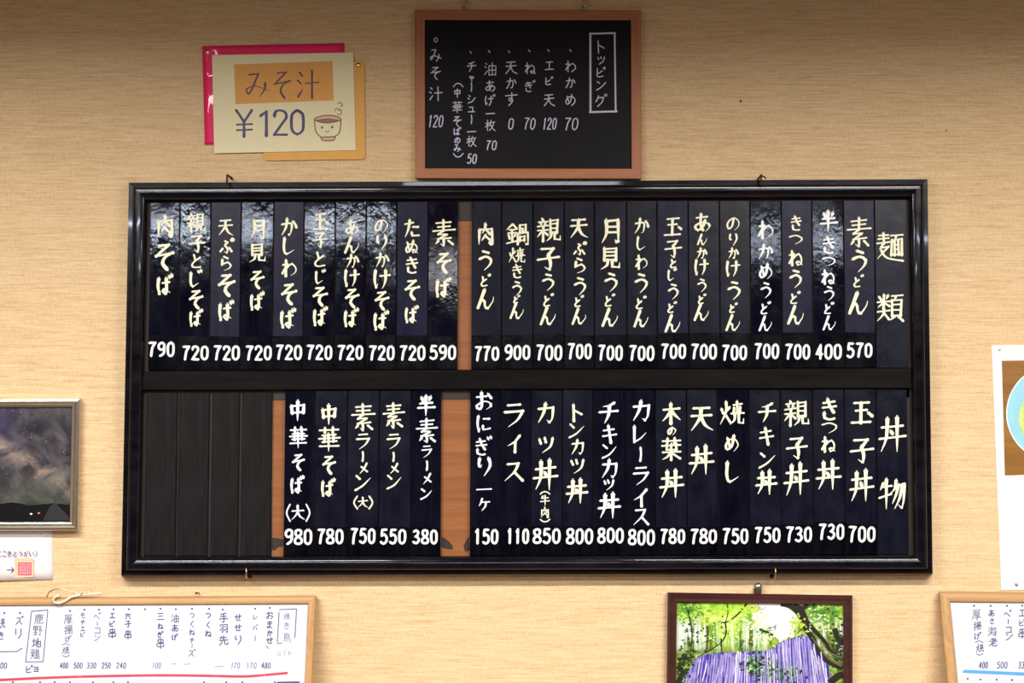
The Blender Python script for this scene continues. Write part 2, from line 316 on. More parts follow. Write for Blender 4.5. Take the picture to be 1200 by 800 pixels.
# ------------------------------------------------------------------ brush strokes: every character is drawn stroke by stroke
G = {
'肉':"1828 1698t/1828 8224c 8296 7090/4802 4622 3045t/4824 7048/4852 2878t/4858 7478",
'親':"2602 2910/0815 4612/1820 2230t/3819 3230t/0535 5030/0652 4848/2836 2898/2652 0480t/3056 4670/5806 5862/5808 8806c 8662/5824 8422/5842 8440/5860 8458/6462 6082 4297t/7662 7688c 9890 9972t",
'子':"2014 7210c 5236/5036 5865 5492 3682t/0554 9544",
'天':"1512 8208/0842 9236/4812 4450 0896t/4844 6678 9896t",
'月':"2805 2860 0898t/2808 8004c 8092 6686t/2832 7830/2856 7854",
'見':"2204 2258/2206 7803c 7658/2222 7420/2238 7436/2256 7454/3858 3480 0598t/6058 6086c 9288 9668t",
'玉':"1812 8008/2242 7238/0592 8888/4612 4690/8050 9462",
'素':"1812 8006/2226 7622/0342 9836/4800 4840/4442 2656c 5854/6454 2674c 8068/4872 4898 3690t/2880 1694t/6880 8694",
'鍋':"2602 0230t/2804 4624/1230 3828/0846 4242/2630 2684/1054 1668/4052 3466t/0292 4682/6008 6042/6008 8605c 8540/7240 7222c 6024/5046 5096/5046 9642c 9694 8490t/6260 6280/6260 8258c 8078/6278 8076",
'焼':"0834 1450/4024 3044t/2604 2444 0296t/2660 4286/5416 9212/7202 7246/6026 5846/8424 8444/4652 9848/6256 6078 4298t/7854 7888c 9690 9972t",
'半':"2612 3430/7208 6428t/1840 8236/0562 9656/4802 4899t",
'麺':"0810 4406/0622 4618/0236 5032/2600 2636/2638 1056t/1450 4448c 2070 0490t/1660 4086 9896/5210 9806/7410 7022t/5624 5678/5624 9620c 9476/6824 6876/8222 8274/5676 9474/6842 8040/6858 8056",
'類':"0810 1622/4206 3420t/0230 5026/2602 2652/2432 0450t/2834 4844/0266 5060/2654 2474 0298t/2872 4692/5408 9804/7208 6820t/5822 5880/5822 9220c 9078/5840 9038/5858 9056/5878 9076/6880 5096t/8080 9896",
'丼':"1232 8826/0562 9654/3208 3060 1298t/6602 6699t/4643 5149",
'物':"1814 0636t/1626 4622/2802 2899t/0262 4648/6204 5634 4446t/5822 9418c 9070 8294 7084t/7020 6450 4880t/8420 7660 5696t",
'中':"1526 1862/1528 8222c 7858/1860 7856/4802 4899t",
'華':"0814 9210/3202 3222/6600 6622/2032 8030/0446 9642/1860 8456/3034 3060/6832 6858/0878 9274/4826 4899t",
'大':"0838 9232/4802 4650 0696t/4842 6474 9896t",
'牛':"2608 1034t/2228 8222/0458 9652/5002 5099t",
'木':"0832 9226/4802 4898/4634 3060 0486t/5036 7060 9882t",
'葉':"0614 9410/3202 3222/6800 6822/0436 9632/2826 2854c 7852/5026 5052/7424 7452/0666 9662/5054 5099/4668 2886 0696t/5468 9492",
'油':"1008 2218/0432 1842/0488 2862t/3828 3894/3828 9226c 9094/6404 6492/3858 8856/3892 9090",
'枚':"0432 4828/2602 2699/2636 0468t/2842 4458/6204 4850t/5826 9620/8624 7460 4499t/5844 7074 9899",
'汁':"1210 2422/0438 1848/0694 2866t/4048 9844/6804 6899",
'一':"0450 9646",
'串':"2410 2436 7834/2410 7808c 7834/1450 1480 8678/1450 8648c 8678/5002 5099",
'手':"7604 2014t/1834 8030/0458 9654/5012 5486 3880",
'羽':"0612 4410c 4292 3086/1428 2440/0872 3056/5410 9408c 9292 8086/6226 7438/5872 8056",
'先':"2814 1434t/2426 8222/5004 5046/0450 9646/3648 3078 0698t/6248 6286c 9488 9670",
'三':"1814 8210/2446 7642/0686 9482",
'穴':"5002 5016/0820 0836/0820 9218c 8636/3640 0896t/6040 9694t",
'厚':"1410 9406/1810 1650 0298t/3424 3454/3424 8022c 8052/3438 8036/3452 8050/3062 7660c 5476/5476 5896 4492/2478 9676",
'揚':"0434 3830/2202 2494 1488/0470 3856/5006 5034 9232/5006 9204c 9232/5020 9018/4244 9842/5644 4066t/5256 9654c 9092 8086/6656 4488t/8056 5896t",
'鹿':"5000 5010/1012 9410/1414 1260 0298t/2026 8824c 8642/4214 4240/6414 6440/2042 8840/3048 3094 4688/3068 4666/8650 5864/5850 5890c 9088 9276",
'野':"0608 0644 4642/0608 4606c 4642/0626 4624/2608 2688/0866 4664/0290 5084/5610 9208c 7630/6824 8434/5444 9842 9456t/7644 7890 6684",
'地':"0434 4030/2208 2272/0284 4268/4050 9834c 9664 8662/7004 7074/5420 5488c 9890 9972",
'鶏':"4404 0610t/0822 1434/2620 2832/4618 3834t/0242 5040/2642 2466 0296t/2666 5092/0862 4860/7402 6612/6014 6070/6014 9212c 9042/6028 9026/6042 9040/6056 9854/6070 9668c 9494 8290/5480 5092t/6480 6690/7680 7888",
'鳥':"5002 4012/2414 2470/2414 7812c 7842/2428 7826/2442 7840/2456 9454/2470 9068c 8894 7690/1480 0892t/3080 3290/4680 4888/6080 6486",
'海':"0812 2022/0438 1648/0494 2264t/4002 2840t/3816 9412/4632 3080c 9276/4632 8830c 8294 7090/3056 9854",
'老':"2414 7610/5002 5034/0438 9634/8614 0688t/4052 4088c 8890 9276/7654 4470t",
'あ':"1822 8016/4402 4260 5488/6836 5270 2688 1072 2654 5846 8854 9274 7094t",
'い':"1520 1660 2682 3670t/7028 8448 8668t",
'う':"3404 6212/1442 5030 7646 7070 4098t",
'お':"1028 6422/3604 3878 2290 1074 5052 8458 9074 6692t/7412 9232",
'か':"0634 5426 6640 5884 4490t/3804 3050 0494t/7418 8834 9250",
'き':"1620 7412/1242 8234/3802 5236 7062/2264 2488 5096 7292",
'く':"6404 2248 2654 6898",
'け':"1406 0850 1694 2476t/3834 9428/7004 7060 5298t",
'こ':"2216 5420 7818 6428t/1868 3086 6088 8682",
'さ':"1430 8220/4202 5430 7258/2462 2888 5096 7292",
'し':"2804 2468 4096 8472t",
'す':"0626 9620/5402 5456 3864 3246 5444 6066 3298t",
'せ':"0444 9634/6810 6862 5864/2818 2676 3890 8086",
'そ':"2410 7006c 1248c 9036c 5450 4274 6296",
'た':"0624 5618/3604 2660 0698t/5442 8640 7048t/4872 5290 9288",
'つ':"0424 5012 9034 8262 4290t",
'と':"3004 4040/8024 3056 1478 3094 8690",
'に':"1606 1050 1896 2678t/4822 8620 7428t/4464 4884 9080",
'ぬ':"1618 3480/6206 4270 1488 0862 3830 7430 9258 8286 6290 5876 7272 9896t",
'ね':"2404 2499/0432 3826c 0484c 4440 7026 9050 8688 6494 5680 7276 9898t",
'の':"5018 3870 1484 0656 2824 6014 9040 8470 5696t",
'は':"1606 1050 1896 2678t/4232 9426/7206 7284 5892 4680 6070 9888t",
'ふ':"4406 6418/5424 4440 6264 5690 3482t/0684 2464/7656 9682",
'ま':"1822 8216/2244 7838/5204 5276 3292 1880 4070 8690",
'み':"1612 5208c 3060 1486 0668 4056 9676t/7844 7668 5698t",
'め':"1820 3674/6404 4870 1888 0666 3032 7026 9456 8480 6298t",
'ら':"3204 6016/2226 1860c 6044 8264 7084 3298t",
'り':"1808 1440 2250 3042t/7006 7646 4499t",
'わ':"2604 2699/0432 3828c 0482c 4440 7028 9448 9274 6096t",
'ん':"4402 0494c 2656 4462 4684 6294 9260 9640t",
'ラ':"2212 7608/0840 8834c 6470 2498t",'ー':"4804 5250 4698",
'メ':"7804 5054 1096t/2634 8276",'ン':"1422 3438/0892 5070 9030t",
'カ':"0830 8624c 8076 6694 5486t/4604 3650 0698t",'ツ':"1020 2042/4212 5034/9014 7660 2896t",
'ト':"3404 3699/3838 8460",'チ':"7804 5016 2222t/0448 9640/5218 5060 2898t",
'キ':"1430 7820/0862 9250/4202 6098",'レ':"2406 2490c 6270 9440t",
'イ':"8404 5040 0864t/5438 5499",'ス':"1816 7412c 5650 0694t/5452 9492",
'ケ':"3204 1846 0460t/2632 9628/6630 6062 2899t",'ヒ':"1804 1686 5092 8686/7828 4250 1856",
'エ':"1816 8412/5014 5084/0488 9684",'ク':"3604 2040 0658t/3022 8418c 7060 2698t",
'ヤ':"0634 9222c 7656/3006 5698",'シ':"1812 3424/0840 2454/1094 5480 9238t",
'ユ':"1824 7222c 6682/0484 9682",'ハ':"3420 2860 0690t/6020 8250 9488",'ヘ':"0456 3424c 9480",
'コ':"1218 8414c 8086/0886 8684",'リ':"2006 2060/7604 7860 4698t",
'ヨ':"1410 8206c 8096/1850 8046/1292 8290",'モ':"1614 8010/0844 9240/4612 4480 6092 9286",
'0':"3002 1016 0650 1084 3098 5084 5450 5016 3002",'1':"1022 3206c 3298",
'2':"0824 1406 3202 5010 5430 4050 0896c 5696",'3':"0810 3002 5018 4040 2448c 4654 5676 3298 0688",
'4':"4204c 0468c 5868/4204 4298",'5':"5004 1404c 1044 3236 5458 4888 2498 0488",
'6':"4602 1436 0670 1892 3898 5480 5058 3046 0866",'7':"0406 5406c 3040 2098",
'8':"3048 1236 1010 3002 4810 4636 3048 0866 0890 3098 5290 5266 3048",
'9':"5234 4050 1448 0624 1806 3802 5214 5440 4880 2098",
'¥':"0204 3046/5804 3046c 3099/0456 5854/0476 5874",
'(':"7002 3050 7098",')':"3002 7050 3098",'︵':"0470 5030 9670",'︶':"0430 5070 9630",
'→':"0250 9650/6630 9650/6670 9650",'、':"2020 8080",
}
VAR = {'ぎ':'き','ど':'と','ば':'は','じ':'し','げ':'け','だ':'た','ビ':'ヒ','グ':'ク','バ':'ハ','ベ':'ヘ','ズ':'ス'}
SMALL = {'ャ':'ヤ','ュ':'ユ','ッ':'ツ'}
def parse(s):
    out = []
    for st in s.split('/'):
        pts = []; tap = False
        for t in st.split():
            corner = t.endswith('c'); tp = t.endswith('t'); t = t.rstrip('ct'); tap = tap or tp
            pts.append((float(t[:2]), float(t[2:]), corner))
        out.append((pts, tap))
    return out
def glyph(ch):
    if ch in VAR:
        s = [([(x * .88, 9 + y * .91, c) for x, y, c in p], t) for p, t in parse(G[VAR[ch]])]
        dx = 2 if VAR[ch] not in 'ハし' else -4
        if VAR[ch] == 'と': s = [([(x * .85, y + 8, c) for x, y, c in p], t) for p, t in s]
        return s + [([(80 + dx, 3, 0), (86 + dx, 18, 0)], True), ([(95 + dx, -3, 0), (101 + dx, 12, 0)], True)]
    if ch in ('ぷ', 'ピ'):
        s = [([(x * .92, 6 + y * .94, c) for x, y, c in p], t) for p, t in parse(G['ふ' if ch == 'ぷ' else 'ヒ'])]
        ring = [(93 + 9 * math.cos(k * math.pi / 4), 6 + 9 * math.sin(k * math.pi / 4), 0) for k in range(9)]
        return s + [(ring, False)]
    return parse(G[SMALL.get(ch, ch)])

def smooth_line(pts, step):
    """Catmull-Rom through points, broken at corners"""
    segs = []; cur = [pts[0][:2]]
    for p in pts[1:]:
        cur.append(p[:2])
        if p[2]: segs.append(cur); cur = [p[:2]]
    if len(cur) > 1: segs.append(cur)
    out = []
    for sg in segs:
        n = len(sg)
        for i in range(n - 1):
            p0 = sg[max(i - 1, 0)]; p1 = sg[i]; p2 = sg[i + 1]; p3 = sg[min(i + 2, n - 1)]
            L = math.dist(p1, p2); k = max(2, min(8, int(L / step)))
            if n == 2: k = max(2, min(4, k))
            for j in range(k):
                t = j / k
                f = lambda a, b, c, d: 0.5 * (2 * b + (c - a) * t + (2 * a - 5 * b + 4 * c - d) * t * t + (3 * b - a - 3 * c + d) * t ** 3)
                out.append((f(p0[0], p1[0], p2[0], p3[0]), f(p0[1], p1[1], p2[1], p3[1])))
    out.append(tuple(pts[-1][:2])); return out

class Ink:
    """collects ribbons in pixel space on a plane"""
    def __init__(s, pl, h): s.pl = pl; s.h = h; s.mb = MB(); s.k = 0
    def at(s, x, y): return s.pl.at(x, y, s.h + (s.k % 24) * 0.000012)
    def stroke(s, line, w, brush=True, taper=False, caps=True):
        s.k += 1; n = len(line)
        L = [0]
        for i in range(1, n): L.append(L[-1] + math.dist(line[i - 1], line[i]))
        T = L[-1] or 1; left = []; right = []; cs = []
        for i, (x, y) in enumerate(line):
            a = line[max(i - 1, 0)]; b = line[min(i + 1, n - 1)]; dx, dy = b[0] - a[0], b[1] - a[1]; d = math.hypot(dx, dy) or 1
            dx /= d; dy /= d; u = L[i] / T
            ww = w
            if brush:
                ww *= 0.66 + 0.46 * abs(dy * 0.9 + dx * 0.12) 
                prof = 0.86 + 0.22 * math.exp(-(u / .12) ** 2)
                if taper: prof *= 1.08 - 0.86 * max(0, (u - .35) / .65) ** 1.5
                else: prof += 0.24 * math.exp(-((1 - u) / .13) ** 2)
                ww *= prof
            ww /= 2; cs.append((dx, dy, ww))
            left.append((x + dy * ww, y - dx * ww)); right.append((x - dy * ww, y + dx * ww))
        dx, dy, ww = cs[0]; x, y = line[0]; a0 = math.atan2(-dy, -dx)
        head = [(x + math.cos(a0 + t) * ww, y + math.sin(a0 + t) * ww) for t in (0.6, 0, -0.6)]
        # heads: fan polygon left0 .. right0
        up = s.pl.n * (0.00001 / max(1, n))
        ptsl = [s.at(*p) + up * i for i, p in enumerate(left)]; ptsr = [s.at(*p) + up * i for i, p in enumerate(right)]
        s.mb.quadgrid([ptsl, ptsr])
        s.mb.poly([s.at(*left[0])] + [s.at(*p) for p in reversed(head)][::1] + [s.at(*right[0])]) if caps else None
        dx, dy, ww = cs[-1]; x, y = line[-1]; a0 = math.atan2(dy, dx)
        tail = [(x + math.cos(a0 + t) * ww, y + math.sin(a0 + t) * ww) for t in (-0.6, 0, 0.6)]
        s.mb.poly([s.at(*left[-1])] + [s.at(*p) for p in tail] + [s.at(*right[-1])]) if caps else None
        # joints at sharp bends
        for i in range(1, n - 1):
            a, b, c = line[i - 1], line[i], line[i + 1]
            a1 = math.atan2(b[1] - a[1], b[0] - a[0]); a2 = math.atan2(c[1] - b[1], c[0] - b[0])
            if abs((a2 - a1 + math.pi) % (2 * math.pi) - math.pi) > 0.6:
                r = cs[i][2] * 0.98 if not brush else w * 0.5
                s.dot(b[0], b[1], r, 8)
    def dot(s, x, y, r, n=10, ry=None):
        s.k += 1; ry = ry or r
        s.mb.poly([s.at(x + math.cos(2 * math.pi * k / n) * r, y + math.sin(2 * math.pi * k / n) * ry) for k in range(n)])
    def char(s, ch, cx, y0, y1, w, brush=True, width=None, maxw=None, rng=None, jit=1.4, lean=0.0, aspect=0.92, full=False):
        st = glyph(ch)
        xs = [x for p, t in st for x, y, c in p]; ys = [y for p, t in st for x, y, c in p]
        X0, X1, Y0, Y1 = min(xs), max(xs), min(ys), max(ys)
        H = y1 - y0 - w * 0.7
        if ch == '一' or Y1 - Y0 < 15: sy = sx = (width or 18) / (X1 - X0)
        elif full: sy = H / (Y1 - Y0); sx = (width - w * .8) / (X1 - X0)
        else:
            sy = H / (Y1 - Y0); sx = sy * aspect
            lim = width or maxw
            if width: sx = width / (X1 - X0)
            elif maxw and (X1 - X0) * sx > maxw: sx = maxw / (X1 - X0)
        mx, my = (X0 + X1) / 2, (Y0 + Y1) / 2; cy = (y0 + y1) / 2
        for p, t in st:
            q = []
            for x, y, c in p:
                if rng: x += rng.uniform(-jit, jit); y += rng.uniform(-jit, jit)
                yy = (y - my) * sy; q.append((cx + (x - mx) * sx + yy * lean, cy + yy, c))
            s.stroke(smooth_line(q, max(1.6, w * .7)), w, brush, t and brush)
    def build(s, name, mat, parent): return s.mb.build(name, mat, parent)

# ------------------------------------------------------------------ the room
RX, RY = 3.3, -7.0
def box(mb, x0, x1, y0, y1, z0, z1):
    b = len(mb.v); mb.v += [Vector((x, y, z)) for x in (x0, x1) for y in (y0, y1) for z in (z0, z1)]
    for f in ((0, 1, 3, 2), (4, 6, 7, 5), (0, 4, 5, 1), (2, 3, 7, 6), (0, 2, 6, 4), (1, 5, 7, 3)): mb.f.append(tuple(b + k for k in f))
def struct(name, args, mat):
    mb = MB(); box(mb, *args); return tag(fix_normals(mb.build(name, mat)), kind='structure')
struct('wall_back', (-RX, RX, 0, 0.1, 0, CEIL), 'wallpaper')
struct('wall_left', (-RX - 0.1, -RX, RY, 0.1, 0, CEIL), 'side_wall_paint')
struct('wall_right', (RX, RX + 0.1, RY, 0.1, 0, CEIL), 'side_wall_paint')
struct('wall_front', (-RX - 0.1, RX + 0.1, RY - 0.1, RY, 0, CEIL), 'indigo_cloth')
struct('floor', (-RX - 0.1, RX + 0.1, RY - 0.1, 0.1, -0.1, 0), 'floor_wood')
struct('ceiling', (-RX - 0.1, RX + 0.1, RY - 0.1, 0.1, CEIL, CEIL + 0.1), 'ceiling_paint')
for i, (x, y, sx, sy, W, c) in enumerate(LAMPS):
    mb = MB(); box(mb, x - sx / 2 - .03, x + sx / 2 + .03, y - sy / 2 - .03, y + sy / 2 + .03, CEIL - 0.07, CEIL)
    o = fix_normals(mb.build('ceiling_lamp', 'lamp_housing'))
    tag(o, ['slim ceiling lamp above the wall on the left', 'slim ceiling lamp above the wall on the right', 'ceiling lamp in the middle of the room, left', 'ceiling lamp in the middle of the room, right', 'added unseen ceiling fill lamp between wall and room middle, left', 'added unseen ceiling fill lamp between wall and room middle, right', 'ceiling lamp at the far end of the room'][i], 'lamp', 'ceiling lamps')
# small marks on the wallpaper
for (u, v, r) in ((868, 118.5, 1.6), (1109, 153, 0.9)):
    mb = MB(); mb.lathe(P(u, v), (0, -1, 0), [(r * .0015, 0), (r * .0013, 0.0006), (r * 0.0004, 0.001)], 8)
    o = mb.build('nail_hole', 'dark_iron')
    tag(o, 'small dark nail mark in bare wallpaper right of the chalkboard' if u < 900 else 'tiny dark speck in wallpaper above the board corner', 'mark')

# ------------------------------------------------------------------ the large menu board
BQ = [(151, 214), (1087, 210), (1093, 672), (142, 674)]
bc = P(618, 443, 0.0)
board = thing('menu_board', bc, 'wide black lacquered menu board frame holding upright lettered slats', 'menu board')
HS = 0.0125   # front of the slats
BW = Plane((0, -0.009, 0), (0, -1, 0))            # the slats' own backing plane, 9 mm off the wall
prof = [(0, -0.009), (0, 0.0160), (0.4, 0.0168), (5.0, 0.0165), (5.3, 0.0195), (5.7, 0.0218), (6.3, 0.0236), (7.1, 0.0245), (8.2, 0.0248), (12, 0.0246),
        (15, 0.0240), (17, 0.0230), (18.6, 0.0214), (19.8, 0.0194), (20.8, 0.0170), (21.6, 0.0142), (22.0, 0.0120), (22.4, 0.0055), (22.4, -0.009)]
rails(BQ, BW, prof, board, ['black_lacquer'])
def BWP(u, v, h=0.0): return BW.at(u, v, h)
mb = MB(); mb.slab([BWP(168, 233), BWP(1070, 230), BWP(1076, 656), BWP(160, 657)], Vector((0, -1, 0)), 0.0, 0.0050)
mb.build('backing_panel', 'backing_ply', board)
def bslab(px, h0, h1, name, mat, parent, bev=0.0006):
    mb = MB(); mb.slab([BWP(u, v, h1) for u, v in px], Vector((0, -1, 0)), h0 - h1, 0, bev); return mb.build(name, mat, parent)
bslab([(168, 434.5), (1068, 431), (1068.5, 454.5), (165, 457)], 0.0055, 0.0172, 'middle_rail', 'black_lacquer_matt', board, 0.0012)
bslab([(171, 234), (1066, 231), (1066, 257.5), (171, 260)], 0.0050, 0.0058, 'hanging_strip', 'dark_stain', board)
bslab([(168, 260), (177, 260), (177, 434), (168, 434)], 0.0050, 0.0058, 'edge_strip', 'dark_stain', board)
bslab([(1058, 258), (1070, 258), (1072, 652), (1060, 652)], 0.0050, 0.0058, 'edge_strip', 'dark_stain', board)
bslab([(163, 458), (318.5, 457.5), (318.5, 655), (162, 655)], 0.0050, 0.0056, 'dark_backing', 'dark_stain', board)
bslab([(168, 457), (1066, 454), (1066, 466), (168, 469.5)], 0.0050, 0.0058, 'hanging_strip', 'dark_stain', board)

rng = random.Random(7)
def C(ox, oy, s): return lambda x, y: (ox + x / s, oy + y / s)
CR = {'A': C(140, 200, 3.332), 'B': C(340, 200, 3.332), 'C': C(530, 200, 3.332), 'D': C(720, 200, 3.332), 'E': C(900, 200, 3.332),
      'G': C(320, 440, 3.332), 'H': C(530, 440, 3.332), 'I': C(720, 440, 3.332), 'J': C(900, 440, 3.2)}
# crop, text, x centre, [(top, bottom) of every character], price, (price x0, x1, y0, y1), paint, letters, words for the label
S = [
('A','肉そば',178,[(172,262),(285,388),(403,485)],'790',(110,218,668,726),'g','c'),
('A','親子とじそば',300,[(165,240),(250,318),(325,380),(385,455),(465,540),(540,608)],'720',(243,350,683,740),'g','c'),
('A','天ぷらそば',418,[(190,255),(262,322),(332,392),(402,492),(505,585)],'720',(365,472,682,740),'f','c'),
('A','月見そば',540,[(190,268),(285,360),(390,462),(472,545)],'720',(490,597,682,740),'g','c'),
('A','かしわそば',662,[(185,255),(258,328),(345,415),(440,525),(535,615)],'720',(608,715,680,738),'f','c'),
('B','玉子とじそば',118,[(165,232),(240,300),(315,375),(385,442),(452,530),(530,605)],'720',(62,167,680,738),'g','c'),
('B','あんかけそば',242,[(190,250),(255,322),(325,380),(385,455),(460,535),(535,610)],'720',(182,288,680,738),'g','c'),
('B','のりかけそば',358,[(190,245),(250,312),(320,378),(385,462),(470,545),(545,622)],'720',(305,410,682,740),'g','c'),
('B','たぬきそば',475,[(190,262),(270,325),(335,402),(425,505),(525,595)],'720',(425,530,682,740),'f','c'),
('B','素そば',600,[(190,295),(320,400),(415,495)],'590',(542,650,680,738),'g','c'),
('C','肉うどん',130,[(205,292),(310,392),(402,452),(460,540)],'770',(85,185,685,742),'s','c'),
('C','鍋焼きうどん',252,[(205,290),(300,362),(365,420),(430,490),(485,518),(515,578)],'900',(202,307,680,738),'s','c'),
('C','親子うどん',375,[(185,278),(298,390),(400,472),(478,530),(530,602)],'700',(325,432,680,740),'s','c'),
('C','天ぷらうどん',497,[(185,265),(275,330),(338,402),(415,488),(486,532),(535,600)],'700',(448,547,675,735),'s','c'),
('C','月見うどん',618,[(188,285),(298,388),(398,475),(480,530),(535,608)],'700',(567,668,680,740),'s','c'),
('D','かしわうどん',105,[(185,248),(255,310),(328,385),(400,480),(488,540),(542,610)],'700',(55,158,682,742),'s','c'),
('D','玉子とじうどん',228,[(182,255),(270,340),(345,380),(380,430),(440,505),(510,555),(560,630)],'700',(180,282,676,734),'f','c'),
('D','あんかけうどん',342,[(165,240),(245,290),(300,345),(345,410),(420,475),(480,520),(518,585)],'700',(297,402,676,736),'s','c'),
('D','のりかけうどん',465,[(182,235),(245,295),(300,345),(350,415),(430,508),(515,555),(560,625)],'700',(418,520,680,740),'s','c'),
('D','わかめうどん',590,[(195,265),(285,348),(360,425),(435,500),(510,560),(565,625)],'700',(545,645,674,734),'g','w'),
('E','きつねうどん',108,[(175,235),(250,290),(310,372),(385,460),(470,520),(525,600)],'700',(65,167,676,736),'f','c'),
('E','半きつねうどん',238,[(155,240),(255,325),(335,375),(385,445),(450,510),(512,560),(565,622)],'400',(183,290,676,736),'g','w'),
('E','素うどん',355,[(180,298),(308,400),(405,455),(470,560)],'570',(305,410,672,730),'f','c'),
('E','麺類',478,[(240,355),(480,590)],None,None,'s','c'),
('G','中華そば(大)',98,[(95,180),(198,285),(305,372),(390,460),(500,570)],'980',(43,155,598,660),'g','w'),
('G','中華そば',218,[(110,195),(198,300),(312,385),(400,472)],'780',(170,277,598,658),'s','c'),
('G','素ラーメン(大)',352,[(108,215),(225,290),(295,335),(340,385),(388,450),(468,522)],'750',(300,402,596,656),'s','c'),
('G','素ラーメン',472,[(105,205),(225,290),(298,335),(340,385),(388,445)],'550',(415,522,598,658),'s','c'),
('G','半素ラーメン',600,[(75,160),(165,262),(272,322),(332,370),(380,425),(440,485)],'380',(542,645,600,658),'g','w'),
('H','おにぎり一ケ',125,[(62,135),(155,220),(235,312),(318,395),(435,452),(478,530)],'150',(82,182,598,658),'g','w'),
('H','ライス',240,[(108,205),(230,302),(338,415)],'110',(210,302,596,656),'g','c'),
('H','カツ丼',365,[(105,188),(240,305),(325,450)],'850',(313,425,596,656),'s','c'),
('H','トンカツ丼',487,[(110,180),(188,245),(248,310),(325,385),(400,502)],'800',(443,552,596,658),'s','c'),
('H','チキンカツ丼',612,[(102,190),(192,265),(268,325),(325,402),(405,450),(455,560)],'800',(565,672,594,654),'g','w'),
('I','カレーライス',102,[(95,180),(195,262),(278,335),(355,430),(440,512),(520,585)],'800',(52,160,600,662),'g','w'),
('I','木の葉丼',222,[(105,190),(200,235),(240,332),(365,480)],'780',(177,278,598,656),'s','c'),
('I','天丼',342,[(120,218),(270,390)],'780',(295,402,598,656),'s','c'),
('I','焼めし',460,[(98,195),(230,298),(335,418)],'750',(420,525,596,656),'g','c'),
('I','チキン丼',595,[(105,185),(200,272),(300,362),(368,468)],'750',(545,650,592,652),'s','c'),
('J','親子丼',107,[(92,190),(230,312),(325,452)],'730',(65,167,566,625),'s','c'),
('J','きつね丼',228,[(85,168),(175,218),(228,288),(315,432)],'730',(188,288,556,615),'s','c'),
('J','玉子丼',350,[(95,182),(235,328),(350,475)],'700',(300,405,564,624),'s','c'),
('J','丼物',465,[(150,290),(385,505)],None,None,'s','c'),
]
ROMAJI = dict(zip([r[1] for r in S], ['niku soba', 'oyako-toji soba', 'tempura soba', 'tsukimi soba', 'kashiwa soba', 'tamago-toji soba', 'ankake soba',
    'norikake soba', 'tanuki soba', 'plain soba', 'niku udon', 'nabeyaki udon', 'oyako udon', 'tempura udon', 'tsukimi udon', 'kashiwa udon', 'tamago-toji udon',
    'ankake udon', 'norikake udon', 'wakame udon', 'kitsune udon', 'half kitsune udon', 'plain udon', 'menrui, noodles', 'large chuka soba', 'chuka soba', 'large plain ramen',
    'plain ramen', 'half plain ramen', 'one onigiri', 'rice', 'katsudon, beef', 'tonkatsu-don', 'chicken katsudon', 'curry rice', 'konoha-don', 'tendon', 'fried rice',
    'chicken-don', 'oyakodon', 'kitsune-don', 'tamago-don', 'donburi-mono']))
EDGE_T = [176, 211.1, 247.4, 282.9, 321, 356.6, 393.1, 429.4, 465.2, 502, 537.2]
EDGE_T2 = [552.5, 587.9, 624.8, 661.2, 696.6, 734.3, 769.8, 806.4, 843, 878.8, 915.5, 951.3, 988.2, 1024.5, 1062.5]
EDGE_B1 = [332.6, 368, 406.4, 444, 481.5, 517.2]
EDGE_B2 = [550.4, 586.1, 622.1, 659, 694.8, 731.5, 768, 805, 841, 878.2, 915, 953, 990.3, 1027.5, 1064.5]
rects = []
for E in (EDGE_T, EDGE_T2):
    for a, b in zip(E, E[1:]): rects.append((a, b, 'T'))
for E in (EDGE_B1, EDGE_B2):
    for a, b in zip(E, E[1:]): rects.append((a, b, 'B'))
def xs(u, v, row):
    """edges lean with the board's perspective about x=660"""
    ref = 240.0 if row == 'T' else 560.0
    return 660 + (u - 660) * (1 + (v - ref) * 0.0000345)
SHEEN = {'g': 'slat_gloss', 's': 'slat_satin', 'f': 'slat_faded'}
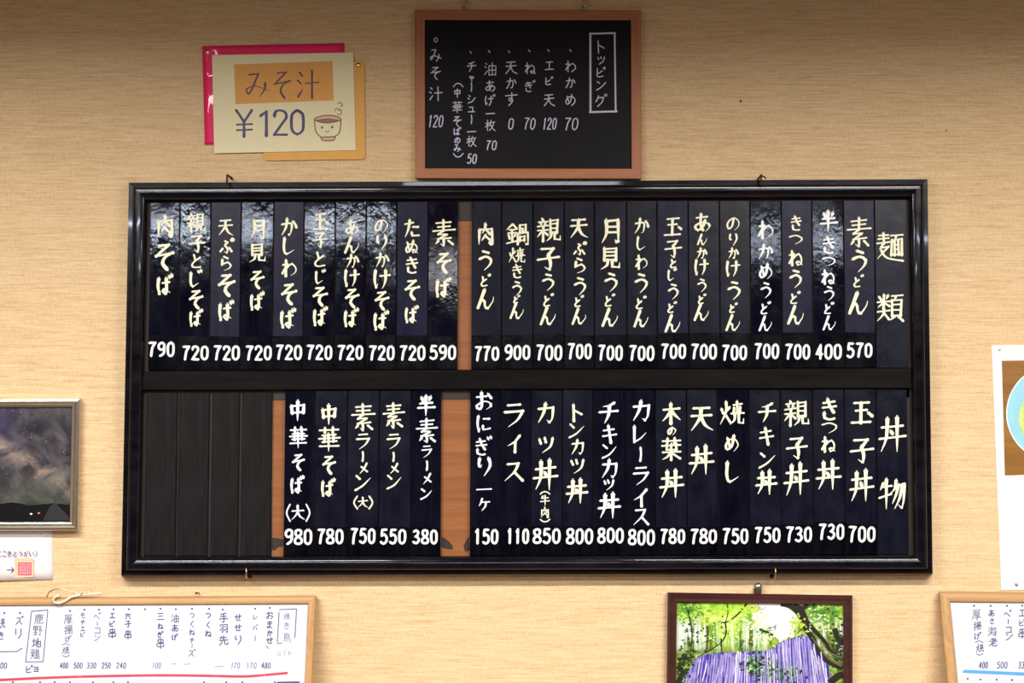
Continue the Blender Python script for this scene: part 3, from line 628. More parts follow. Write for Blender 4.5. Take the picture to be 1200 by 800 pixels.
for (cr, txt, cx, ys, price, pb, paint, ink), (a, b, row) in zip(S, rects):
    cf = CR[cr]
    slope = -0.0040
    v0, v1 = (237.5, 434.0) if row == 'T' else (458.3, 652.0)
    y = lambda v, u: v + (u - 176) * (-0.0036 if v < 440 else -0.0028)
    gp = 0.45
    hh = HS + rng.uniform(-0.0006, 0.0006)
    dz = rng.uniform(-0.6, 0.6)
    q = [(xs(a + gp, v0, row), y(v0, a) + dz), (xs(b - gp, v0, row), y(v0, b) + dz), (xs(b - gp, v1, row), y(v1, b)), (xs(a + gp, v1, row), y(v1, a))]
    name_words = txt
    if price:
        lab = '%s wooden menu plaque lettered %s (%s), price %s, %s row' % ({'g': 'glossy black', 's': 'satin navy-black', 'f': 'hazy navy-grey'}[paint], txt if txt != 'カツ丼' else 'カツ丼(牛肉)', ROMAJI[txt], price, 'upper' if row == 'T' else 'lower')
    else:
        lab = 'heading plaque without price lettered %s (%s) at the right end of the %s row' % (txt, ROMAJI[txt], 'upper' if row == 'T' else 'lower')
    root = thing('menu_plaque', BWP((a + b) / 2, (v0 + v1) / 2, 0.006), lab, 'menu plaque', 'lettered plaques in the menu board')
    mb = MB(); mb.slab([BWP(u, v, hh) for u, v in q], Vector((0, -1, 0)), 0.0060 - hh, 0, 0.0007); mb.build('wooden_strip', SHEEN[paint], root)
    # lettering
    I = Ink(BW, hh + 0.00018)
    dense = lambda ch: 2.15 if len(glyph(ch)) > 8 else (2.7 if len(glyph(ch)) > 5 else 3.2)
    body = txt.replace('(大)', '')
    for ch, (p, r) in zip(body, ys):
        X, Y0 = cf(cx + rng.uniform(-2, 2), p); _, Y1 = cf(cx, r)
        ht = Y1 - Y0
        wd = dense(ch) * min(1.25, max(0.72, ht / 22.0)) * (1.0 if len(glyph(ch)) <= 8 else 1.1)
        kw = dict(rng=rng, maxw=27.5)
        if ch == '一': kw['width'] = 17
        if ch in 'ー': kw['rng'] = rng
        if not price: kw['maxw'] = 30
        if ch in '親麺類鍋焼': kw['aspect'] = 1.05
        if ch in 'つ': kw['aspect'] = 1.25
        if ch in 'そば': kw['aspect'] = 0.80
        if ch in 'とめわん': kw['aspect'] = 0.86
        if ch in '一ー': kw['rng'] = None
        I.char(ch, X, Y0, Y1, wd, **kw)
    if '(大)' in txt:
        p, r = ys[-1]; X, Y0 = cf(cx, p); _, Y1 = cf(cx, r); k = (r - p) / 70
        I.char('大', X, Y0 + 1.5, Y1 - 1.5, 2.2 * k + .3, rng=rng, width=15 * k)
        I.char('(', X - 11.5 * k, Y0, Y1, 1.8, brush=False, width=4)
        I.char(')', X + 11.5 * k, Y0, Y1, 1.8, brush=False, width=4)
    if txt == 'カツ丼':
        X, _ = cf(362, 0)
        for ch, p, r, w_ in (('︵', 452, 462, 1.5), ('牛', 466, 510, 1.9), ('肉', 512, 556, 1.6), ('︶', 561, 571, 1.5)):
            if ch in '︵︶':
                _, Y = cf(0, (p + r) / 2); s = 1 if ch == '︵' else -1
                I.stroke([(X - 5.5, Y + 1.5 * s), (X - 3, Y - 0.6 * s), (X, Y - 1.4 * s), (X + 3, Y - 0.6 * s), (X + 5.5, Y + 1.5 * s)], 1.5, False)
            else:
                I.char(ch, X, cf(0, p)[1], cf(0, r)[1], w_, maxw=12, rng=rng)
    I.build('lettering', 'cream_paint' if ink == 'c' else 'white_paint', root)
    if price:
        x0, y0 = cf(pb[0], pb[2]); x1, y1 = cf(pb[1], pb[3])
        top = 393.5 + rng.uniform(-1.6, 1.2) - (a - 176) * 0.0036 if row == 'T' else y0 - 2.4 + rng.uniform(-.4, .3)
        bot = v1 - 0.6 + (a - 176) * (-0.0036 if row == 'T' else -0.0028)
        h2 = hh + 0.0009
        tl = rng.uniform(-0.9, 0.9) if row == 'T' else rng.uniform(-0.3, 0.3)
        mb = MB(); mb.slab([BWP(u, v, h2) for u, v in ((xs(a + gp + .3, top, row), top), (xs(b - gp - .3, top, row), top + tl), (xs(b - gp - .3, bot, row), bot), (xs(a + gp + .3, bot, row), bot))],
                           Vector((0, -1, 0)), hh - h2, 0, 0.0004)
        pl_ = mb.build('price_label', 'label_black', root)
        I = Ink(BW, h2 + 0.00015)
        n = len(price); cw = (x1 - x0) / n
        for i, ch in enumerate(price):
            wch = cw * (0.84 if ch != '1' else 0.4)
            I.char(ch, x0 + cw * (i + .5) - (0.8 if ch == '1' else 0), y0 + rng.uniform(-.3, .3), y1 + rng.uniform(-.3, .3), 2.85, brush=False, width=wch, full=True, rng=rng, jit=1.0, lean=-0.02)
        I.build('price_digits', 'white_paint', pl_)
# the four unlettered slats
BL = [(170, 206.3, 'first unlettered charcoal plaque, against the left frame rail'), (208.5, 244.0, 'second unlettered charcoal plaque from the left frame rail, slightly greyer'),
      (247.3, 279.3, 'third unlettered charcoal plaque from the left, with visible wood grain'), (282.5, 317.8, 'fourth unlettered charcoal plaque, beside the narrow orange gap')]
for i, (a, b, lab) in enumerate(BL):
    root = thing('blank_plaque', BWP((a + b) / 2, 555, 0.006), lab, 'menu plaque', 'unlettered plaques in the menu board')
    hh = HS - 0.0022 + i * 0.0003
    q = [(xs(a, 457, 'B'), 459.5), (xs(b, 457, 'B'), 459.3), (xs(b, 652, 'B'), 651.5), (xs(a, 652, 'B'), 651.7)]
    mb = MB(); mb.slab([BWP(u, v, hh) for u, v in q], Vector((0, -1, 0)), 0.0060 - hh, 0, 0.0012); mb.build('wooden_strip', 'slat_bare', root)
# dark stains on the plywood showing in the gaps of the lower row
for pts in ([(517.5, 629), (521, 630), (527, 635), (531, 640), (530, 644), (522, 643), (517, 641)], [(543, 640), (546, 633), (550, 628), (550.5, 645), (545, 646)],
            [(318, 630), (324, 630), (332, 632), (332, 640), (326, 641), (322, 645), (318, 644)]):
    mb = MB(); mb.poly([BWP(u, v, 0.00515) for u, v in pts]); mb.build('stain', 'dark_stain', board)

# small hooks that hold the board: two above, two below
def wall_hook(u, v, kind, label):
    root = thing('screw_hook', P(u, v, 0.0), label, 'hook', 'hooks holding the menu board')
    mb = MB()
    if kind == 'top':
        a = P(u, v - 1, 0.0)
        r = 0.0019
        s = 1 if u < 500 else -1
        pts = [a, a + Vector((0, -0.033, 0.001)), a + Vector((-.0005, -0.040, 0.0005)), a + Vector((-.001, -0.0405, -0.006)), a + Vector((-.001, -0.0385, -0.018))]
        mb.tube(pts, r, 8); mb.build('hook', 'dark_iron', root, True)
        mb = MB(); mb.tube([a + Vector((-.001, -0.040, -0.0005)), a + Vector((0.005, -0.038, -0.002)), a + Vector((0.008, -0.036, -0.005))], 0.0013, 6); mb.build('wire_end', 'dark_iron', root, True)
    else:
        a = P(u, v + 9, 0.0)
        pts = [a, a + Vector((0, -0.028, 0)), a + Vector((0, -0.0355, 0.002)), a + Vector((0, -0.037, 0.008)), a + Vector((0, -0.037, 0.0185))]
        mb.tube(pts, 0.0012, 8); mb.build('hook', 'brass', root, True)
        mb = MB(); mb.lathe(a, (0, -1, 0), [(0.004, 0), (0.004, 0.001), (0.002, 0.002)], 12); mb.build('base_plate', 'dark_iron', root)
wall_hook(272, 211, 'top', 'rusty wire hook over the top rail of the menu board, left one')
wall_hook(888, 211, 'top', 'rusty wire hook over the top rail of the menu board, right of the chalkboard')
wall_hook(293, 666, 'bottom', 'brass hook under the menu board above the left whiteboard')
wall_hook(904.5, 666, 'bottom', 'brass hook under the menu board above the waterfall picture')

# ------------------------------------------------------------------ chalkboard with the toppings
cb = thing('chalkboard', P(619, 110, 0), 'small black chalkboard in a reddish wooden frame with handwritten toppings list', 'chalkboard')
rails([(486, 11.5), (751, 12), (752, 209.5), (486.5, 209)], WALL, [(0, 0), (0, 0.0135), (0.6, 0.0145), (11.2, 0.0145), (11.8, 0.0138), (11.8, 0.006), (11.8, 0.0)], cb,
      ['chalkboard_wood', 'chalkboard_wood_upright'])
mb = MB(); mb.slab([P(u, v, 0.0095) for u, v in ((496, 21), (741, 21), (741.5, 199), (496.5, 199))], Vector((0, -1, 0)), -0.009, 0, 0.0003); mb.build('panel', 'chalkboard_black', cb)
I = Ink(WALL, 0.0098); cc = C(470, 0, 3.637)
cols = [('トッピング', 853, [(172,228),(240,275),(285,328),(345,385),(398,455)]), ('わかめ', 722, [(258,308),(330,375),(400,450)]),
        ('エビ天', 632, [(262,298),(325,362),(402,452)]), ('ねぎ', 550, [(265,315),(340,392)]), ('天かす', 470, [(262,315),(332,378),(392,452)]),
        ('油あげ一枚', 380, [(265,322),(342,390),(400,450),(478,490),(510,558)]), ('チャーシュー一枚', 300, [(262,305),(322,346),(350,390),(405,440),(455,478),(488,528),(555,567),(578,625)]),
        ('中華そばのみ', 240, [(376,416),(430,482),(495,540),(540,576),(586,612),(615,647)]), ('みそ汁', 148, [(210,262),(285,340),(368,430)])]
for t, cx, ys in cols:
    for ch, (p, r) in zip(t, ys):
        X, Y0 = cc(cx, p); _, Y1 = cc(cx, r)
        kw = {'width': 10} if ch == '一' else {}
        I.char(ch, X, Y0, Y1, 1.25 if len(glyph(ch)) < 7 else 1.0, brush=False, rng=rng, jit=1.0, maxw=16.5, **kw)
for X, Y in ((722, 215), (628, 215), (546, 216), (460, 220), (375, 219), (296, 222)):
    x, y_ = cc(X, Y); I.stroke([(x - .9, y_ - .9), (x + .9, y_ + 1)], 1.2, False)
x, y_ = cc(148, 170); I.stroke([(x + 2 * math.cos(k * .785), y_ + 2.6 * math.sin(k * .785)) for k in range(9)], 1.0, False)
for s, Y in ((1, 362), (-1, 662)):
    x, y_ = cc(243, Y); I.stroke([(x - 5.5, y_ + 2.2 * s), (x - 3, y_ - 1 * s), (x, y_ - 2 * s), (x + 3, y_ - 1 * s), (x + 5.8, y_ + 2.2 * s)], 1.2, False)
for d, x0, x1, y0, y1 in (('70',695,757,502,555),('120',600,665,502,552),('70',522,575,502,552),('0',455,482,503,552),('70',360,410,598,640),('50',280,325,655,698),('120',112,182,490,542)):
    a, b_ = cc(x0, y0); c, d_ = cc(x1, y1); cw = (c - a) / len(d)
    for i, ch in enumerate(d): I.char(ch, a + cw * (i + .5), b_, d_, 1.35, brush=False, width=cw * (.8 if ch != '1' else .3), full=True, rng=rng, jit=1.5, lean=-.12)
I.stroke([(691.5, 39.5), (721, 38.7)], 2.0, False); I.stroke([(691.8, 39), (692, 131)], 2.3, False); I.stroke([(720.3, 39), (721.5, 129.5)], 2.0, False); I.stroke([(691, 131.3), (722.8, 130.5)], 2.2, False)
I.build('chalk_writing', 'chalk', cb)
for u in (543.5, 683.5):
    mb = MB(); c = P(u, 3.6, 0.008)
    mb.tube([c + Vector((math.cos(t * .5236) * .0066, 0.0, math.sin(t * .5236) * .0066)) for t in range(12)], 0.0011, 6, True)
    mb.tube([P(u, 8, .008), P(u, 12, .008)], 0.0013, 6)
    mb.build('screw_eye', 'steel', cb, True)
    root = thing('wall_hook', P(u, 0.5, 0), 'small iron wall hook through the %s screw eye of the chalkboard' % ('left' if u < 600 else 'right'), 'hook', 'hooks carrying the chalkboard')
    mb = MB(); a = P(u + 0.5, -3, 0)
    mb.tube([a, a + Vector((0, -0.010, -.001)), a + Vector((0, -0.013, .003)), a + Vector((0, -0.0135, .008))], 0.0013, 6); mb.build('hook', 'dark_iron', root, True)

# ------------------------------------------------------------------ miso soup card
CP = WALL
def CPP(u, v, h=0.0): return CP.at(u, v, h)
card = thing('price_card', P(335, 120, 0), 'layered pink, orange and cream paper sign lettered みそ汁 ¥120', 'sign')
def paper(px, h, t, name, mat, parent, pl=WALL, bev=0.0001):
    mb = MB(); mb.slab([pl.at(u, v, h + t) for u, v in px], pl.n, -t, 0, bev); return mb.build(name, mat, parent)
mb = MB(); rows = []                                   # glossy card whose top left corner curls off the wall
for i in range(25):
    t = i / 24; row = []
    for k in range(25):
        q = k / 24; u = (237 + 3 * t) * (1 - q) + (403.5 + t) * q; v = (54 + 115.5 * t) * (1 - q) + (50.5 + 113.5 * t) * q
        rise = max(0.0, 88 - v) * 0.0015
        row.append(P(u, v, 0.0018 + 0.062 * rise * math.exp(-((u - 246) / 15.0) ** 2)))
    rows.append(row)
mb.quadgrid(rows); o = mb.build('pink_card', 'pink_card', card, True); so = o.modifiers.new('thickness', 'SOLIDIFY'); so.thickness = 0.0005; so.offset = 0
mb = MB(); h = 0.0030
oc = [(308, 80), (425.5, 71.5), (427, 73), (428, 184), (425, 186.5), (312, 188.3), (309, 186)]
b = len(mb.v); f_ = [CPP(u, v, h) for u, v in oc]; k_ = [CPP(u, v, h - .0006) for u, v in oc]; mb.v += f_ + k_; n = len(oc)
mb.f.append(tuple(range(n))); mb.f.append(tuple(reversed(range(n, 2 * n))))
for i in range(n): mb.f.append((i, n + i, n + (i + 1) % n, (i + 1) % n))
fix_normals(mb.build('orange_card', 'orange_card', card))
paper([(248.5, 64.5), (414, 61.5), (417, 176), (251, 179.5)], 0.0036, 0.0012, 'cream_card', 'cream_card', card, CP)
paper([(274, 75.5), (389.5, 71.5), (391, 117.5), (276, 122)], 0.0048, 0.0003, 'title_strip', 'orange_label', card, CP)
cm = C(220, 40, 5.0)
I = Ink(CP, 0.0053)
for ch, x0, x1, y0, y1 in (('み',340,485,228,372),('そ',505,605,218,378),('汁',640,772,210,378)):
    a, b_ = cm(x0, y0); c, d_ = cm(x1, y1); I.char(ch, (a + c) / 2, b_, d_, 2.3, brush=True, width=c - a, full=True)
I.build('title_lettering', 'brown_ink', card)
I = Ink(CP, 0.0050)
for ch, x0, x1, y0, y1 in (('¥',278,382,440,605),('1',418,468,448,600),('2',500,588,440,595),('0',600,685,440,592)):
    a, b_ = cm(x0, y0); c, d_ = cm(x1, y1); I.char(ch, (a + c) / 2, b_, d_, 3.6 if ch != '¥' else 3.2, brush=True, width=c - a, full=True)
I.build('price_lettering', 'navy_ink', card)
cd_ = C(360, 120, 13.33)
mb = MB(); mb.poly([CPP(*cd_(x, y_), 0.00492) for x, y_ in ((118,262),(200,215),(320,200),(430,212),(528,262),(480,285),(160,285))]); mb.poly([CPP(*cd_(x, y_), 0.00492) for x, y_ in ((218,545),(438,535),(420,592),(240,594))]); mb.build('bowl_tint', 'doodle_peach', card)
mb = MB(); mb.poly([CPP(*cd_(x, y_), 0.00496) for x, y_ in ((155,285),(210,268),(350,262),(470,282),(400,308),(300,318),(210,308))]); mb.build('soup_drawing', 'doodle_soup', card)
I = Ink(CP, 0.0050)
def dl(pts, w=1.1): I.stroke(smooth_line([(*cd_(x, y_), 0) for x, y_ in pts], 1.5), w, False)
dl([(112,270),(130,245),(220,212),(320,200),(430,210),(515,245),(528,275)]); dl([(120,275),(200,305),(300,318),(420,305),(525,278)]); dl([(155,282),(250,266),(350,262),(475,278)], .9)
dl([(115,280),(125,400),(150,480),(215,540)]); dl([(528,280),(515,420),(490,490),(430,530)]); dl([(210,545),(320,538),(440,530)]); dl([(218,550),(240,592),(330,596),(415,590),(438,540)])
dl([(285,445),(300,462),(320,462),(340,440)], .7)
for x, y_ in ((232, 390), (390, 385)): I.dot(*cd_(x, y_), 1.2, ry=1.6)
dl([(435,135),(440,105),(480,95),(500,112),(490,130),(525,110),(535,150),(520,185),(490,190),(470,178)], .8); dl([(480,20),(500,0),(530,0),(525,20),(550,25),(545,50),(520,65)], .8)
I.build('bowl_drawing', 'doodle_ink', card)
def pin(u, v, h, label, mat='gold_pin', r=0.0048, group='pins in the paper sign'):
    mb = MB(); c = CPP(u, v, h) if u < 600 else P(u, v, h)
    mb.lathe(c, (0, -1, 0), [(0.0006, -h * .9), (0.0006, 0), (r, 0.0002), (r * .95, 0.0012), (r * .6, 0.0024), (r * .2, 0.0029)], 16)
    tag(mb.build('pushpin', mat, smooth=True), label, 'pin', group)
pin(243.5, 61, 0.0042, 'round brass pin in the top left corner of the pink card')
pin(420, 76.5, 0.0032, 'round brass pin in the top right corner of the orange card')

# ------------------------------------------------------------------ galaxy picture, left edge
gal = thing('galaxy_picture', P(10, 545, 0), 'starry night sky photograph in a champagne metal frame at the left edge', 'picture')
gq = [(-118, 467.5), (94.5, 466.5), (91.5, 621.5), (-119, 622)]
rails(gq, WALL, [(0, 0), (0, 0.0160), (0.7, 0.0180), (3.5, 0.0195), (5.4, 0.0180), (6.2, 0.0150), (7.2, 0.0138), (9.5, 0.0130), (10.4, 0.0110), (10.4, 0.0)], gal, ['champagne_metal'])
g = Mat('galaxy_print')
tc = g.n('ShaderNodeTexCoord'); sep = g.n('ShaderNodeSeparateXYZ'); g.l(tc.outputs['Generated'], sep.inputs[0]); gx, gz = sep.outputs[0], sep.outputs[2]
v = g.coord('Generated', (3.2, 1, 2.4)); n1 = g.noise(v, 1.6, 7, 0.6, 0.6); v2 = g.coord('Generated', (3.2, 1, 2.4), loc=(4, 0, 2)); n2 = g.noise(v2, 2.2, 6, 0.6, 0.8)
base = g.ramp(n1, [(0.32, (0.008, 0.008, 0.012)), (0.5, (0.045, 0.040, 0.052)), (0.68, (0.12, 0.11, 0.12))])
# milky band: distance from a line falling to the right through the visible part
line = g.math('ABSOLUTE', g.math('ADD', g.math('SUBTRACT', gz, 0.60), g.math('MULTIPLY', g.math('SUBTRACT', gx, 0.63), 0.85)))
band = g.math('MULTIPLY', g.mapr(line, 0.0, 0.14, 1.0, 0.0), g.mapr(n2, 0.42, 0.66, 0.0, 1.0))
base = g.mix(band, base, (0.42, 0.32, 0.26)); base = g.mix(g.math('MULTIPLY', g.mapr(gx, 0.45, 0.72, 0.55, 0.0), g.mapr(gz, 0.5, 0.8, 0.0, 1.0)), base, (0.09, 0.07, 0.20))
base = g.mix(g.math('MULTIPLY', g.mapr(gz, 0.5, 0.18, 0.0, 0.55), n1), base, (0.10, 0.13, 0.06))
vo = g.n('ShaderNodeTexVoronoi'); vo.inputs['Scale'].default_value = 26; vo.inputs['Randomness'].default_value = 1; g.l(g.coord('Generated', (1.7, 1, 1.2)), vo.inputs['Vector'])
base = g.mix(g.math('MULTIPLY', g.mapr(vo.outputs['Distance'], 0.05, 0.11, 1.0, 0.0), g.math('GREATER_THAN', n2, 0.52)), base, (0.7, 0.68, 0.78))
hor = g.math('LESS_THAN', gz, g.math('ADD', 0.10, g.math('MULTIPLY', n1, 0.10))); base = g.mix(hor, base, (0.008, 0.008, 0.008))
g.set(col=base, rough=0.25, spec=0.4)
paper([(-110, 475), (84, 475), (82.5, 611), (-110, 611)], 0.004, 0.004, 'print', g.m, gal)
mb = MB()
for pts in ([(50, 610), (58, 594), (64, 588), (70, 594), (78, 602), (82, 609.5)],): mb.poly([P(u, v, 0.0085) for u, v in pts])
mb.build('roof_silhouette', plain('roof_print', (0.012, 0.012, 0.014), 0.5).m, gal)
for (u, v, m_) in ((36.5, 602, (0.9, 0.9, 0.8)), (45.5, 601, (0.7, 0.22, 0.08))):
    I = Ink(WALL, 0.0087); I.dot(u, v, 1.6, ry=1.0); I.build('light_spot', plain('spot_%d' % u, m_, 0.5).m, gal)

# ------------------------------------------------------------------ note under the galaxy picture
note = thing('paper_note', P(-10, 650, 0), 'white paper note with violet handwriting and a red seal under the galaxy picture', 'note')
mb = MB(); rows = []
for i in range(7):
    t = i / 6; v = 612 + (679 - 612) * t
    rows.append([P(-90 + 151.7 * s / 8, v + (2.6 * (1 - s / 8) if i == 6 else 0), 0.0012 + 0.010 * t * t * (1 - s / 8) ** 1.3 + 0.0004 * t) for s in range(9)])
mb.quadgrid(rows); o = mb.build('sheet', 'white_paper', note, True)
so = o.modifiers.new('thickness', 'SOLIDIFY'); so.thickness = 0.0003; so.offset = 1
class Curl(Plane):                       # the plane of the lifted part, only for the writing
    pass
NP = Plane(P(30, 640, 0.0048), (0, -1, 0)); NP = Plane(P(30, 640, 0.0042), (-0.03, -1, -0.045))
paper([(17, 654), (39, 653.5), (39.5, 676), (17.5, 677)], 0.0022, 0.0002, 'seal_patch', 'stamp_peach', note, NP)
paper([(22, 659.5), (36, 659.5), (36, 673), (22, 673)], 0.0025, 0.0001, 'seal_field', 'stamp_pink', note, NP)
I = Ink(NP, 0.0028)
for a, b_ in (((21.8, 659.3), (36.2, 659.3)), ((36.2, 659.3), (36.2, 673.2)), ((36.2, 673.2), (21.8, 673.2)), ((21.8, 673.2), (21.8, 659.3))): I.stroke([a, b_], 1.0, False)
for a, b_ in (((24, 662.5), (34, 662.3)), ((25, 666), (29, 665.8)), ((31, 664), (31, 670)), ((24.5, 669.5), (29.5, 669.5)), ((33.5, 665), (33.5, 671))): I.stroke([a, b_], .6, False)
I.build('seal_lines', 'stamp_red', note)
I = Ink(NP, 0.0025)
for ch, x in (('こ', -1), ('こ', 5), ('き', 11), ('と', 17.8), ('う', 24), ('だ', 30.5), ('い', 37), (')', 42.5)): I.char(ch, x, 645.4, 652.0, 0.75, brush=False, maxw=4.4, rng=rng)
I.char('→', 12, 664, 671, 0.9, brush=False, width=8)
I.stroke([(0, 674.5), (1.5, 675)], .8, False); I.stroke([(0, 672), (3, 671.4)], .6, False)
I.build('handwriting', 'violet_marker', note)

# ------------------------------------------------------------------ whiteboards standing on a rail, leaning out at the foot
TILT = math.radians(15)
WB_N = Vector((0, -math.cos(TILT), math.sin(TILT)))
def whiteboard(name_lab, oq, iq, label, top_v):
    pl = Plane(P(oq[0][0] if oq[0][0] > 0 else 200, top_v, 0.006), WB_N)
    c = pl.at((oq[0][0] + oq[1][0]) / 2, oq[3][1], 0)
    root = thing('whiteboard', c, label, 'whiteboard', None)
    return root, pl
lwb, LP = whiteboard('l', [(-150, 701), (371, 698.5), (358, 1010), (-165, 1012)], None, 'pine framed whiteboard with violet handwriting and a red line, lower left', 700)
rails([(-150, 700.5), (371, 697.5), (357.5, 1010), (-176, 1012)], LP, [(0, 0), (0, 0.0105), (1.0, 0.0125), (2.4, 0.0135), (7.4, 0.0132), (9.2, 0.0125), (9.6, 0.0112), (9.6, 0.0)], lwb, ['pine', 'pine_upright'])
paper([(-142, 710), (361, 707.5), (349, 1001), (-166, 1002)], 0.002, 0.0065, 'panel', 'whiteboard', lwb, LP)
I = Ink(LP, 0.0088); J = Ink(LP, 0.0088); K = Ink(LP, 0.0088)
def wcol(I, txt, cx, ys, w=1.12, sk=0.0, **kw):
    for ch, (a, b_) in zip(txt, ys): I.char(ch, cx - sk * (a - 715), a, b_, w if len(glyph(ch)) < 7 else w * .75, brush=False, maxw=10, rng=rng, jit=1.5, **kw)
wcol(K, '焼き鳥', 336, [(718, 726), (729, 737), (741, 752)], 1.0)
wcol(I, 'おまかせ', 316, [(716, 725), (727, 736), (738, 745), (746, 754)]); I.char('、', 313.5, 756, 760, .9, False)
wcol(K, 'レバー', 299, [(720, 726), (731, 738), (744, 751)]); wcol(I, 'せせり', 279, [(719, 727), (731, 739), (744, 755)])
wcol(I, '手羽先', 262, [(718, 729), (731, 741), (744, 756)]); wcol(I, 'つくね', 244, [(718, 724), (728, 736), (738, 746)])
wcol(I, 'つくねチーズ', 225, [(718, 724), (727, 735), (737, 744), (747, 753), (754, 759), (760, 769)], .85)
wcol(I, '油あげ', 205, [(719, 729), (731, 740), (742, 750)]); wcol(J, '三ねぎ串', 188, [(718, 726), (730, 737), (739, 747), (748, 760)])
wcol(J, '穴子串', 150, [(718, 725), (727, 735), (738, 749)]); wcol(I, 'エビ串', 131.5, [(718, 724), (727, 734), (736, 748)])
wcol(K, 'ベーコン', 114, [(717, 725), (728, 733), (735, 742), (744, 751)]); wcol(I, 'モチエビ', 97, [(718, 724), (726, 732), (734, 739), (740, 746)], .8)
wcol(I, '厚揚げ', 80, [(720, 731), (732, 743), (744, 752)], .9); wcol(I, '焼', 77, [(757, 766)], .9)
for s, yy in ((1, 754), (-1, 769)): I.stroke([(73, yy + 1.5 * s), (77, yy - .6 * s), (81.5, yy + 1.5 * s)], .8, False)
wcol(J, '鹿野地鶏', 46, [(719, 731), (733, 744), (747, 758), (760, 772)], 1.0, 0.11)
for a, b_ in (((37, 716), (56, 714.5)), ((56, 714.5), (50.5, 775)), ((50.5, 775), (30, 775.3)), ((30, 775.3), (37, 716))): I.stroke([a, b_], .9, False)
I.char('ピ', 34.5, 779, 788, 1.1, False, width=7); I.char('ヨ', 42, 781, 787, 1.1, False, width=5)
I.char('ズ', 23, 721, 731.5, 1.0, False, width=8.5); I.char('リ', 21.5, 736, 748, 1.0, False, width=6)
wcol(I, '焼き', 1, [(724, 736), (740, 749)]); I.stroke([(-4, 763), (6, 763.3), (20, 763), (26, 759)], .9, False)
for d, x0, x1, q in (('400', 70, 80, I), ('500', 86, 97, I), ('330', 101.5, 113, I), ('250', 119, 130, I), ('240', 136, 148, I), ('100', 178, 189, K), ('170', 270, 281.5, K), ('170', 288, 301, K), ('480', 306, 317.5, J), ('00', 0, 8.5, I)):
    cw = (x1 - x0) / len(d)
    for i, ch in enumerate(d): q.char(ch, x0 + cw * (i + .5), 776, 783, .9, False, width=cw * (.8 if ch != '1' else .3), full=True, lean=-.1)
for x, y_ in ((316, 712), (299, 713), (261, 714), (245, 713), (225, 713), (206, 713.5), (188, 713), (170, 713.5), (151, 713.5), (133, 713.5), (116, 714), (99, 714), (82, 715.5), (23.5, 718), (5, 718)): J.dot(x, y_, 1.2)
for x in (15, 47, 64, 82, 109, 133, 150, 239, 265, 284, 322): J.dot(x, 799, 1.2)
K.stroke([(201, 778), (207, 777)], .6, False); K.stroke([(216, 778), (223, 777.5)], .6, False); K.stroke([(252, 781), (262, 780)], .6, False)
for a, b_ in (((327.5, 714), (347.5, 713.2)), ((347.5, 713.5), (345.5, 747)), ((327, 717), (325, 752)), ((325, 754), (330, 753.2))): I.stroke([a, b_], .9, False)
K.char('0', 327, 764, 768, .6, False, width=3); K.char('1', 333, 762, 768, .6, False, width=1.5); K.char('ト', 340, 762, 768, .7, False, width=4)
I.build('handwriting', 'violet_marker', lwb); J.build('dark_handwriting', 'dark_marker', lwb); K.build('faint_handwriting', 'faint_marker', lwb)
I = Ink(LP, 0.0087)
I.stroke(smooth_line([(-100, 801, 0), (0, 796.5, 0), (60, 793.7, 0), (120, 792, 0), (185, 791, 0), (240, 791.5, 0), (285, 792.3, 0), (312, 790.5, 0), (336, 788.3, 0)], 6), 3.0, False)
I.build('red_line', 'red_marker', lwb)
I = Ink(LP, 0.0087); I.stroke([(325, 800), (350, 799.5)], 3.0, False); I.build('violet_patch', 'violet_marker', lwb)
# its string loop and nail
root = thing('hanging_string', P(80, 695, 0.01), 'knotted cream string loop lying over the top of the left whiteboard', 'string')
mb = MB(); SP = Plane(P(200, 700, 0.022), (0, -1, 0))
def sp(pts): return [SP.at(x, y_, h) for x, y_, h in pts]
mb.tube(sp([(x, y_, h) for x, y_, h in ((120, 695, 0), (105, 696, 0.002), (94, 697, 0), (84, 699, 0.001), (76, 704, 0.002), (70, 706.5, 0.003), (64, 706, 0.003), (62, 702, 0.003), (66, 698.5, 0.002), (70, 697.5, 0.002))]), 0.0022, 8); mb.build('loop', 'string_cream', root, True)
mb = MB(); mb.tube(sp([(55, 699, -.004), (57, 694, 0), (63, 690.5, .001), (72, 689.5, .001), (80, 691.5, .001), (88, 695.5, .001), (96, 695.5, 0), (104, 692, .002), (112, 695, .001)]), 0.0010, 6)
mb.build('wire', 'steel', root, True)
mb = MB(); mb.tube(sp([(94, 697.5, .003), (97, 693, .004), (100, 698, .003), (103, 692.5, .004), (106, 697, .002), (110, 693, .003)]), 0.0012, 6); mb.build('knot', 'string_cream', root, True)
mb = MB(); a = P(233, 694.5, 0); mb.tube([a, a + Vector((0, -0.02, .002))], 0.0012, 8); mb.lathe(a + Vector((0, -.02, .002)), (0, -1, 0), [(.0022, 0), (.0022, .001), (.001, .0014)], 10)
tag(mb.build('nail', 'dark_iron'), 'small nail in the wall above the left whiteboard', 'nail')

